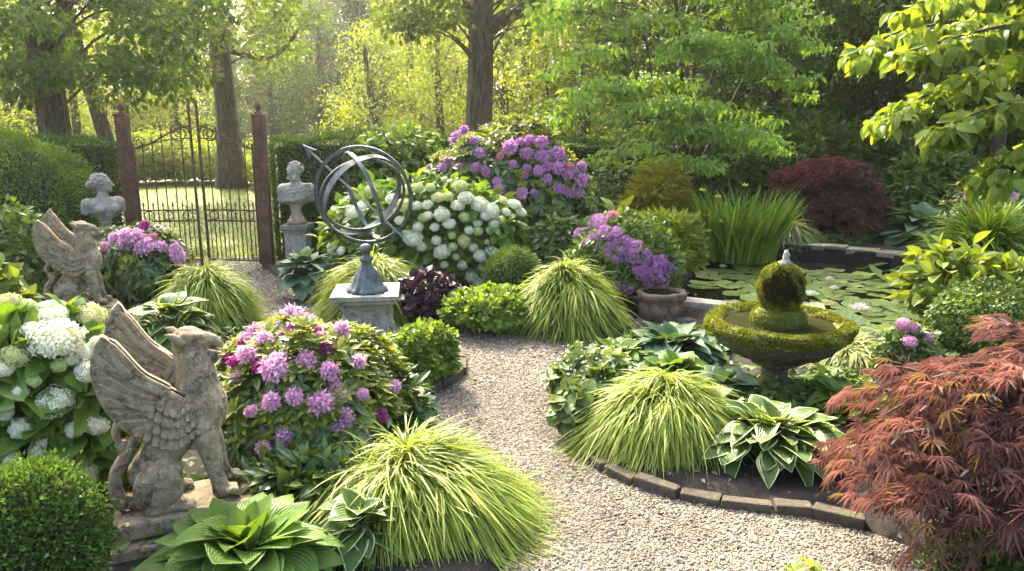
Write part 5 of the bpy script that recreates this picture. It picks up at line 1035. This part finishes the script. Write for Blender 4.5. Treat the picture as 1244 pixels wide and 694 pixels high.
bush('laurel_shrub', 'glossy mid green laurel between the hedge and the purple rhododendron', at(416, 545, 150, 9.4, .7), 'laurel', T_OVAL, .10, 2600, .6, .2, ph=2.)
bush('leafy_shrub', 'grey green leafy shrub between the boxwood ball and violet phlox', at(632, 734, 268, 7.9, .5), 'sage', T_RHODO, .13, 1700, .6, .15, .6, .3, ph=1.5)
bush('star_cranesbill', 'low round leafed ground cover spilling onto gravel before the boxwood ball', front(537, 658, 352, 406, .8), 'geranium', T_ROUND, .055, 2600, .7, .12, .9, .05, .7, 4., .75, cat='ground cover')
grass('golden_hakone_grass', 'golden hakone grass mound between ground cover and violet phlox', front(626, 746, 318, 406, .9), 2400, .36, .016)
c, rx, ry, H = front(484, 560, 330, 392, .9); t = thing('coral_bells', 'dark purple leafed coral bells beside the sundial pedestal', 'coral bells', c); s = Soup(); leafy(s, 560, rx, ry, H, T_HEUCH, .062, .65, .12, 1., .7, .1, .8); s.build('foliage', M['heuchera'], t); core_blob(t, rx * .7, ry * .7, H * .7)
g = front(690, 826, 262, 378, .7); c, rx, ry, H = g; t = bush('violet_phlox', 'loose perennial with violet flower clusters beside the stone bowl', g, 'shrub', T_OVAL, .065, 3000, .55, .2, .4, .2, ph=.7, core=.55, cat='flowering perennial')
blooms(t, c, rx, ry, H, [(725, 265, 8), (718, 274, 6), (745, 290, 9), (735, 284, 9), (760, 294, 8), (771, 300, 8), (776, 325, 9), (790, 320, 9), (801, 319, 9), (812, 326, 8), (781, 332, 8), (750, 315, 7), (748, 347, 6), (763, 352, 6), (805, 340, 7), (702, 283, 6), (730, 272, 8), (742, 300, 7), (755, 305, 7), (768, 312, 8), (785, 308, 7), (796, 332, 8), (722, 290, 7), (740, 311, 6), (788, 343, 6), (728, 300, 6), (712, 294, 5), (750, 282, 7), (735, 258, 6, 'rose'), (744, 262, 6, 'rose')], 'violet', 'flower_cluster', label={'rose': 'reddish pink flower cluster'})
bush('pale_perennial', 'light green upright perennials between violet phlox and iris', at(742, 856, 262, 8.0, .6), 'lightshrub', T_NARROW, .12, 2600, .5, .2, .3, -.1, .9, 2., .5, cat='perennial', zlo=-.6)
bush('golden_juniper', 'feathery golden green shrub left of the tall iris', at(760, 845, 208, 9.5, .7), 'juniper', T_SLIM, .13, 5200, .6, .25, .4, .35, 1., ph=3.)
bush('green_shrub', 'loose shrub with tiny white buds right of the purple rhododendron', at(715, 778, 192, 10.0, .7), 'sage', T_OVAL, .07, 1500, .5, .25, ph=5., core=.5)
hosta('garden_fern', 'bright green fern fronds behind the violet phlox', at(722, 776, 226, 9.0, .9), 26, .38, 'lightshrub', [t_oval(.16, 6, d, .06, 1.2, .0, 3) for d in (.25, .45, .6)], cat='fern')

# ------------------------------------------------------------------ pond side
g = front(838, 956, 222, 322, .6, 0); t = upright('yellow_iris', 'tall upright iris clump with few yellow flowers at the pond edge', g, 520, .040, tilt=.15); c, rx, ry, H = g
for (px, py) in ((853, 232), (876, 270), (858, 262), (872, 240), (905, 226)): p = D(px, py, c[1] - ry * .7) - c; s = Soup(); s.scatter(F6, p[None], np.array([(0, -.4, 1.)]), np.array([(1., 0, 0)]), np.array([.05])); s.build('iris_flower', M['yellow'], t)
grass('striped_grass', 'arching pale striped grass right of the iris at the coping', at(930, 992, 262, 10.4, .7), 500, .45, .02, 'varigrass', root=.4)
maple('dark_lace_maple', 'dome shaped dark purple lace leaf maple behind the pond', at(932, 1088, 184, 11.2, .8), 15000, .085, 'maple_dark', t_palmate(7, 150, .05, .35), 44)
hosta('blue_hosta', 'large grey blue hosta behind the pond coping, right of the dark maple', at(1068, 1180, 246, 10.3, .8), 62, .34, 'hosta_blue')
bush('low_ground_cover', 'low blue green ground cover between dark maple and pond coping', at(988, 1076, 284, 10.6, .6), 'sage', T_ROUND, .06, 2200, .6, .2, cat='ground cover')
bush('green_shrub', 'green rhododendron like shrub behind the large blue hosta', at(1080, 1212, 186, 11.6, .6), 'shrub', T_RHODO, .16, 2600, .6, .2, ph=1.2)
rhododendron('purple_rhododendron', 'rhododendron with few purple trusses beside the arching grass, far side of the pond', at(1160, 1300, 200, 9.3, .7), 420, .13,
    [(1178, 237, 7, 'magenta'), (1196, 232, 8), (1206, 225, 9), (1216, 222, 9), (1210, 214, 8), (1187, 258, 8, 'magenta'), (1230, 240, 7), (1240, 228, 7), (1225, 232, 6)], 'purple', 1., .2, core=.7)
grass('arching_grass', 'tall arching green grass at the far pond corner', at(1148, 1262, 258, 8.0, .7), 900, .8, .022, 'iris', elev=(85, 45), drop=(.2, .7), root=.45, ztop=.15, core=.4)
bush('small_leaf_shrub', 'dense small leafed shrub between fountain pond and red maple', at(1135, 1290, 345, 5.2, .8), 'shrub', T_ROUND, .032, 7500, .65, .18, ph=2.5)
bush('lily_leaf_plant', 'plant with pale yellow green leaves at the pond margin above small leafed shrub', at(1108, 1215, 300, 6.3, .8), 'lightshrub', T_OVAL, .15, 420, .45, .3, ph=1., core=.35)
bush('golden_leaf_shrub', 'lime leafed low shrub at the edge behind the red maple', at(1180, 1290, 318, 6.0, .7), 'hosta_lime', T_OVAL, .12, 500, .5, .2, ph=6.)

# ------------------------------------------------------------------ the island bed with the fountain
hosta('green_hosta', 'mid green hosta group between stone bowl and fountain', at(748, 890, 394, 5.1, .9), 130, .17, 'hosta_blue')
hosta('green_hosta', 'small hosta group filling the bed between white flowers and stone bowl', at(700, 800, 412, 4.9, .9), 80, .15, 'hosta')
hosta('green_hosta', 'fresh green hosta close to the fountain, above the white edged one', at(770, 875, 428, 4.65, .8), 60, .17, 'hosta')
g = at(672, 772, 432, 4.3, .9); c, rx, ry, H = g; t = bush('white_flowering_perennial', 'airy perennial with tiny white flowers along the path edge', g, 'sage', T_HEUCH, .065, 620, .4, .4, .6, .1, .8, 3., .5, cat='flowering perennial')
s = Soup(); n = 260; p, nn, d = dome_pts(n, rx, ry, H, .8, .3, 3., -.1); s.scatter(F5, jit(p + nn * .04, .02), jit(nn, .4), rng.normal(0, 1, (n, 3)), .010 * U(.5, 1.5, n)); s.build('blossom', M['white'], t)
bush('coral_leaf_perennial', 'grey green scalloped leaves overhanging the stone edging below white flowers', front(672, 735, 470, 530, .9), 'sage', T_HEUCH, .07, 190, .6, .1, cat='perennial', ph=2.)
grass('golden_hakone_grass', 'golden hakone grass mound on the island bed in front of fountain', at(716, 905, 447, 3.72, .75), 3000, .32, .011, lean=(0, -.15))
hosta('white_edged_hosta', 'white edged hosta at the front of the island bed below the fountain', at(836, 1052, 480, 3.48, .8), 130, .145, 'hosta_white')
hosta('green_hosta', 'dark green hosta leaves in the shade left of the fountain stem', at(830, 930, 446, 4.35, .6), 34, .16, 'hosta_blue')
hosta('green_hosta', 'deep shaded hosta leaves right below the fountain basin', at(988, 1056, 456, 4.1, .6), 30, .15, 'hosta')
bush('low_ground_cover', 'low dark ground cover under the fountain between the hostas', at(780, 1060, 478, 4.4, .35), 'shrub', T_ROUND, .05, 2600, .5, .2, cat='ground cover')
bush('low_ground_cover', 'low green ground cover between the flat stone slab, hostas and fountain basin', at(768, 905, 404, 5.45, .5), 'shrub', T_ROUND, .05, 2400, .5, .25, cat='ground cover', ph=2.)
hosta('lime_hosta', 'lime green hosta between fountain and red maple', at(1000, 1112, 474, 3.9, .8), 30, .19, 'hosta_lime', T_HOSTAN)
grass('striped_grass', 'pale striped grass behind the fountain at the water side', at(985, 1085, 405, 4.95, .8), 700, .34, .013, 'varigrass')
hosta('green_hosta', 'shaded green hosta behind the fountain stem', at(960, 1050, 452, 4.6, .7), 26, .16, 'hosta')
g = at(1070, 1140, 395, 4.6, .8); c, rx, ry, H = g; t = bush('pink_flowering_perennial', 'perennial with round pink flower heads between fountain and red maple', g, 'sage', T_OVAL, .05, 1300, .5, .2, cat='flowering perennial', ph=4., core=.5)
blooms(t, c, rx, ry, H, [(1098, 396, 8), (1111, 398, 7), (1105, 415, 9), (1128, 409, 6), (1152, 437, 6)], 'allium', 'flower_head')
maple('red_lace_maple', 'red lace leaf maple spilling over the gravel in the near corner', at(1026, 1580, 366, 2.68, .62), 4100, .082, 'maple_red', t_palmate(7, 165, .028, .30, .5), 80, zc=.42, fan=.30)
bush('low_ground_cover', 'green ground cover in the shade right under the red maple branches', at(1140, 1380, 684, 2.6, .6), 'shrub', T_ROUND, .05, 1800, .4, .3, cat='ground cover')
bush('low_green_plant', 'bright green leaves peeping out under the red maple at the path', at(955, 1020, 686, 2.28, .9), 'lightshrub', T_OVAL, .04, 120, .5, .2, cat='ground cover')

# ------------------------------------------------------------------ named trees
def px_clumps(lst): return [(*D(a, b, y), size(r, D(a, b, y)), *(q,)) for a, b, y, r, q in lst]
def region(poly, Y, n, r, dy=1.2, dens=1.0, seed=0):            # clumps spread through a volume that fills this part of the view
    g_ = np.random.default_rng(seed); poly = np.array(poly, float); out = []; lo, hi = poly.min(0), poly.max(0)
    while len(out) < n:
        q = lo + g_.random(2) * (hi - lo); ins = False
        for a, b in zip(poly, np.roll(poly, -1, 0)):
            if (a[1] > q[1]) != (b[1] > q[1]) and q[0] < a[0] + (q[1] - a[1]) / (b[1] - a[1]) * (b[0] - a[0]): ins = not ins
        if ins: y = Y + g_.normal(0, dy); out.append((*D(*q, y), size(r * g_.uniform(.7, 1.3), D(*q, y)), dens))
    return out
def canopy(cx, cyy, z0, z1, Rr, n, seed, r=(.7, 1.2), dens=.5):   # the upper crown, above the view, that shades the garden
    g_ = np.random.default_rng(seed); out = []
    for _ in range(n):
        a = g_.uniform(0, 6.28); q = math.sqrt(g_.random()) * Rr; z = g_.uniform(z0, z1); out.append((cx + q * math.cos(a), cyy + q * math.sin(a), z, g_.uniform(*r), dens))
    return out
def base(px, Y): return np.array((D(px, 300, Y)[0], Y, 0.0))
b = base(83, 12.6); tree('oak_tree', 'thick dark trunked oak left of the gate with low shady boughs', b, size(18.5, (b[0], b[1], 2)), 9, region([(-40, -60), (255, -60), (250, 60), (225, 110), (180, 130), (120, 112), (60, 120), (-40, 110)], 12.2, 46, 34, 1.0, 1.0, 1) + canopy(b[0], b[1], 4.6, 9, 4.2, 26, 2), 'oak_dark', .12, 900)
b = base(16, 17); tree('slender_tree', 'slender leaning warm lit trunk left of the thick dark oak', b, size(8.5, (b[0], b[1], 2)), 8, region([(-60, -40), (70, -40), (60, 60), (-60, 90)], 17, 12, 34, 1, .8, 3) + canopy(b[0], b[1], 5.5, 8, 2.6, 12, 4), 'oak', .14, 300, lean=(-.5, 0))
b = base(156, 15.5); tree('slender_tree', 'leaning trunk just behind the gate post near the female bust', b, size(9, (b[0], b[1], 2)), 9, region([(95, -40), (200, -40), (190, 50), (110, 60)], 15.5, 10, 34, .8, .8, 5) + canopy(b[0], b[1], 5.5, 9, 3, 14, 6), 'oak', .14, 300, lean=(-1.6, 0))
b = P(281, 229); tree('oak_tree', 'tall straight oak standing on the lawn behind the gate', b, size(12.6, (b[0], b[1], 2)), 12, region([(200, -60), (262, -60), (262, 70), (235, 105), (205, 60)], b[1] - 2, 14, 34, 1, 1, 7) + region([(296, -50), (385, -50), (372, 60), (345, 110), (318, 95), (300, 60)], b[1] - 1.5, 14, 34, 1, .9, 8) + canopy(b[0], b[1], 6.5, 12, 4.8, 26, 9), 'oak', .15, 400,
     limbs=[([(b[0], b[1], 3.6), D(330, 70, b[1] - .5), D(368, 30, b[1] - 1)], .10, .03), ([(b[0], b[1], 4.2), D(240, 40, b[1] - .5), D(205, -20, b[1] - 1)], .12, .04)], flare=1.65)
b = base(574, 14.5); tree('oak_tree', 'big forked oak rising behind the purple rhododendron', b, size(17, (b[0], b[1], 2)), 10, region([(470, -60), (560, -60), (555, 25), (520, 40), (470, 30)], 13.6, 16, 30, .9, 1, 10) + region([(600, -60), (730, -60), (715, 50), (660, 45), (625, 70)], 13.8, 20, 30, 1, 1, 11) + canopy(b[0], b[1], 5, 10, 4.6, 14, 12), 'oak', .125, 600,
     limbs=[([D(585, 48, 14.5), D(605, 28, 14.4), D(640, 8, 14.2), D(690, -40, 14)], .16, .08), ([D(575, 30, 14.5), D(562, -5, 14.6), D(545, -60, 14.6)], .15, .08)], lean=(.6, 0))
b = base(703, 17.5); tree('slender_tree', 'warm brown straight trunk right of the big forked oak', b, size(8.5, (b[0], b[1], 2)), 9, region([(660, -50), (730, -50), (740, 70), (705, 85), (665, 60)], 17, 16, 30, 1, .9, 13) + canopy(b[0], b[1], 5.5, 9, 3.2, 9, 14), 'oak_dark', .14, 420)
b = base(640, 23); tree('slender_tree', 'thin grey trunk in the distance between forked oak and brown trunk', b, size(6.5, (b[0], b[1], 2)), 10, region([(610, 20), (690, 20), (690, 90), (615, 100)], 23, 14, 30, 1, .8, 15) + canopy(b[0], b[1], 5, 10, 3.2, 20, 16), 'lime_tree', .18, 200)
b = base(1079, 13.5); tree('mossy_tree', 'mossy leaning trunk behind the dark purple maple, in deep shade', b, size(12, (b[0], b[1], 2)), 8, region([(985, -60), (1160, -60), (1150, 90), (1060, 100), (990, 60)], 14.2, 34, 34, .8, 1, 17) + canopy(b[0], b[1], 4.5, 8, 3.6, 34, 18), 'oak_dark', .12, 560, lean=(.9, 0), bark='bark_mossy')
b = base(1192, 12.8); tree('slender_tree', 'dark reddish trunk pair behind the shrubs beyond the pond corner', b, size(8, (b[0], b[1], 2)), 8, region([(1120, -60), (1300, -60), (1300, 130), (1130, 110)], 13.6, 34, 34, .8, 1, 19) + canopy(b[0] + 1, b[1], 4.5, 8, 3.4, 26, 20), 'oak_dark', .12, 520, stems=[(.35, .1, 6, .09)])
# layered green dogwood over the middle
b = base(818, 11.3); tiers = []
g_ = np.random.default_rng(31)
for k in range(44):                                     # sprays: flat fans of leaf, higher in the middle and hanging at their ends
    f = k / 43; px = 828 + (g_.random() * 2 - 1) * np.interp(f, [0, .5, 1], [150, 145, 95]); py = -50 + 235 * f + g_.normal(0, 9); y = 10.9 - .9 * g_.random(); wd = g_.uniform(38, 62); sl = (px - 828) / 140
    for i in range(4):
        u = (i + .5) / 2 - 1; q = D(px + wd * u, py + sl * u * 22 + u * u * 12, y + g_.normal(0, .22)); tiers.append((*q, size(g_.uniform(17, 25), q), 1.0))
tiers += canopy(b[0], b[1], 4.2, 5.2, 1.8, 8, 32, (.5, .8), .6)
tree('layered_dogwood', 'many stemmed green tree with layered drooping sprays behind the iris', b, .055, 4.2, tiers, 'dogwood', .105, 1050, T=t_oval(.24, 2, .35, .08), flat=.34, droop=.8, face=(0, -.75, 0), up=.45, bark='twig', wig=.1, lean=(-.2, 0), stems=[(.7, -.1, 3.4, .05), (-.6, .1, 3.2, .045), (1.1, .2, 2.6, .04), (-.9, -.2, 2.7, .035), (.25, -.3, 3.8, .05)])
# overhanging near branch in the upper right corner
b = np.array((4.35, 5.3, 0.)); cl = []; g_ = np.random.default_rng(41); lm = []
for pts_, n_ in (([(1330, -50), (1240, -2), (1150, 28), (1095, 36), (1048, 62)], 26), ([(1330, -10), (1260, 22), (1180, 40), (1105, 62)], 17), ([(1340, 40), (1250, 66), (1180, 92), (1120, 118), (1078, 142)], 24), ([(1340, 100), (1260, 118), (1200, 132), (1140, 158)], 17), ([(1340, 160), (1280, 172), (1235, 186), (1205, 212)], 13), ([(1330, -80), (1270, -40), (1200, -20), (1110, 5)], 14)):
    Yb = g_.uniform(4.3, 4.9); L = np.array([D(a, c_, Yb - .06 * k) for k, (a, c_) in enumerate(pts_)]); lm.append((np.vstack([[b + (0, 0, L[0][2] * .8)], L]), .022, .004)); sp_ = spline(L, n_)
    for k, q in enumerate(sp_):
        sd = g_.normal(0, .10, 3) * (.4, 1, .15) * (1.1 - k / n_); cl.append((*(q + sd - (0, 0, .035)), g_.uniform(.09, .13), 1.0))
tree('overhanging_tree', 'near tree reaching in with bright drooping pointed leaves above the pond', b, .10, 3.6, cl + [(b[0] + g_.normal(0, .7), b[1] + g_.normal(0, .7), g_.uniform(2.6, 4), .5, .25) for _ in range(16)], 'dogwood_near', .086, 2200, lm, T=T_DOG, flat=.4, droop=1.0, face=(0, -.5, 0), bark='twig', links=False)

# ------------------------------------------------------------------ the wood beyond
def wood_variant(mat, seed, h=10, leaf=.20, n=26, per=170, r=2.4, z0=.8, dens=1.0):
    g_ = np.random.default_rng(seed); t = bpy.data.objects.new('wood_tree', None); COL.objects.link(t); tr = Soup(); pts, _ = trunk_tube(tr, h * .9, .19, (g_.normal(0, .5), 0), 8); s = Soup()
    for k in range(n):
        f = (k + .5) / n; z = z0 + (h - z0) * f; R0 = r * math.sin(math.pi * (.22 + .74 * f)) ; a = k * 2.4 + g_.normal(0, .4); q = R0 * math.sqrt(g_.random()); c = np.array((q * math.cos(a), q * math.sin(a), z)); rr = g_.uniform(.7, 1.25)
        clump(s, c, rr, int(per * rr * rr), leaf, T_FOLD, .62)
        j = min(z * .8, h * .85); tube(tr, [(np.interp(j, pts[:, 2], pts[:, 0]), np.interp(j, pts[:, 2], pts[:, 1]), j), c * (.5, .5, 1) - (0, 0, .1), c], [.03, .018, .008], 5)
    s.build('crown', M[mat], t); tr.build('trunk', M['bark'], t); return t
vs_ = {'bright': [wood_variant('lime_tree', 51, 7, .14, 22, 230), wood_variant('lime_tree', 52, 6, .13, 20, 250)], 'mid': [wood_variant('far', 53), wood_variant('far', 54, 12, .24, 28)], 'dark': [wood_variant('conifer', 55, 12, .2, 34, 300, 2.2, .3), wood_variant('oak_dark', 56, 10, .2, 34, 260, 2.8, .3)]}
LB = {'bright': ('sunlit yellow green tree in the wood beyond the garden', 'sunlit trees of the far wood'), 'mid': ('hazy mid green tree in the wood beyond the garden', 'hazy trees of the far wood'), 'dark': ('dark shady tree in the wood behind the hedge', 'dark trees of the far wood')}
used = set()
def plant_wood(kind, px, Y, sc, i):
    v = vs_[kind][i % 2]; loc = base(px, Y); g_ = U(0, 6.28)
    if v.name in used: o = dup(v, loc, g_, sc)
    else: used.add(v.name); o = v; o.location = loc; o.rotation_euler = (0, 0, g_); o.scale = (sc,) * 3
    tag(o, LB[kind][0], 'tree', LB[kind][1])
W_ = []
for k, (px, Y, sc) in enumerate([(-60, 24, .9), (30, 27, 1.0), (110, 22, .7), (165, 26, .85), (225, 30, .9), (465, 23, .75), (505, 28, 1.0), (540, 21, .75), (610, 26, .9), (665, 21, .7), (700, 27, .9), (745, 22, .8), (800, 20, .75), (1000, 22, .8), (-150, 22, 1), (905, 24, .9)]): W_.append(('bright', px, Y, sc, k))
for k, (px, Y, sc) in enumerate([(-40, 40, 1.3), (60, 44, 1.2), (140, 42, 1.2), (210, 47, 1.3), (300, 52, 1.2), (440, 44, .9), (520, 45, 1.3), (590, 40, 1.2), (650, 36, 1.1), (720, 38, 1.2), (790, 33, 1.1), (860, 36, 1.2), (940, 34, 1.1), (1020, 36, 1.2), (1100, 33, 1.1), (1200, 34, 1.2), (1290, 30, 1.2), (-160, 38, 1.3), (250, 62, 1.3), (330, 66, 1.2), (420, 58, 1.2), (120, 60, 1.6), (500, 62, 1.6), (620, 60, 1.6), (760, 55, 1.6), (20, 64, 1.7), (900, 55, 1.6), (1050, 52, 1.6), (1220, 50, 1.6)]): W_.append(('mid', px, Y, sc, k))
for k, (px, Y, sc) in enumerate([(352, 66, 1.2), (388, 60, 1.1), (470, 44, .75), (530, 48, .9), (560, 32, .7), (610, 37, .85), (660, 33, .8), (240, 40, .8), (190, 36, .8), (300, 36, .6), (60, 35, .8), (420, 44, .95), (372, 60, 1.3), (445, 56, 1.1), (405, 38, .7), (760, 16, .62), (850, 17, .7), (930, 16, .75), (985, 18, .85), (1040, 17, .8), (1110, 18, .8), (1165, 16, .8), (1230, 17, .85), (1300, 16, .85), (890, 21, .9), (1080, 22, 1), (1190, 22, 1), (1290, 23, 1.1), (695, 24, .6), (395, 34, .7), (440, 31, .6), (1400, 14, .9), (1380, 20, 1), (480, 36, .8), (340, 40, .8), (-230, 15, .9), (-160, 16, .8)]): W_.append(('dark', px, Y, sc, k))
for w_ in W_: plant_wood(*w_)
# bushes at the far side of the lawn and in the dark behind the hedge
LBU = 'rough light green bush in the row along the far side of the lawn'
v = None
for k, (px, Y, sc, m_) in enumerate([(30, 19, 1.0, 0), (120, 20, 1.0, 0), (170, 21, 1.1, 0), (205, 21.5, 1.15, 0), (235, 22, 1.1, 0), (262, 21.5, 1.0, 0), (310, 21, 1.0, 0), (345, 20, .9, 0), (390, 19, .95, 0), (430, 18, .8, 0), (475, 19, 1.0, 0), (520, 18, .9, 0)]):
    if v is None: v = bush('lawn_bush', LBU, ((0, 0, 0), 1.0, .8, 1.25), 'lightshrub', T_FOLD, .10, 3200, .5, .25, core=.5, group='bushes along the far side of the lawn'); o = v
    else: o = dup(v, (0, 0, 0))
    o.location = base(px, Y); o.rotation_euler = (0, 0, U(0, 6.28)); o.scale = (sc,) * 3
LBD = 'dark leafy bush in the shade behind the hedge and pond'; v = None
for k, (px, Y, sc) in enumerate([(735, 13.6, 1.0), (790, 14, 1.1), (850, 13, 1.1), (900, 13.5, 1.2), (955, 13.6, 1.2), (1010, 14, 1.2), (1065, 14.6, 1.2), (1120, 13.6, 1.1), (1180, 14.2, 1.2), (1240, 13.4, 1.2), (1300, 13, 1.2), (1260, 11.2, .9), (1340, 10.6, 1.0)]):
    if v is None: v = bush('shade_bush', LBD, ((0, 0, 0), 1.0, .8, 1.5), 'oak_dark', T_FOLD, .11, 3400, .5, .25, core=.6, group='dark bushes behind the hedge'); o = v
    else: o = dup(v, (0, 0, 0))
    o.location = base(px, Y); o.rotation_euler = (0, 0, U(0, 6.28)); o.scale = (sc,) * 3
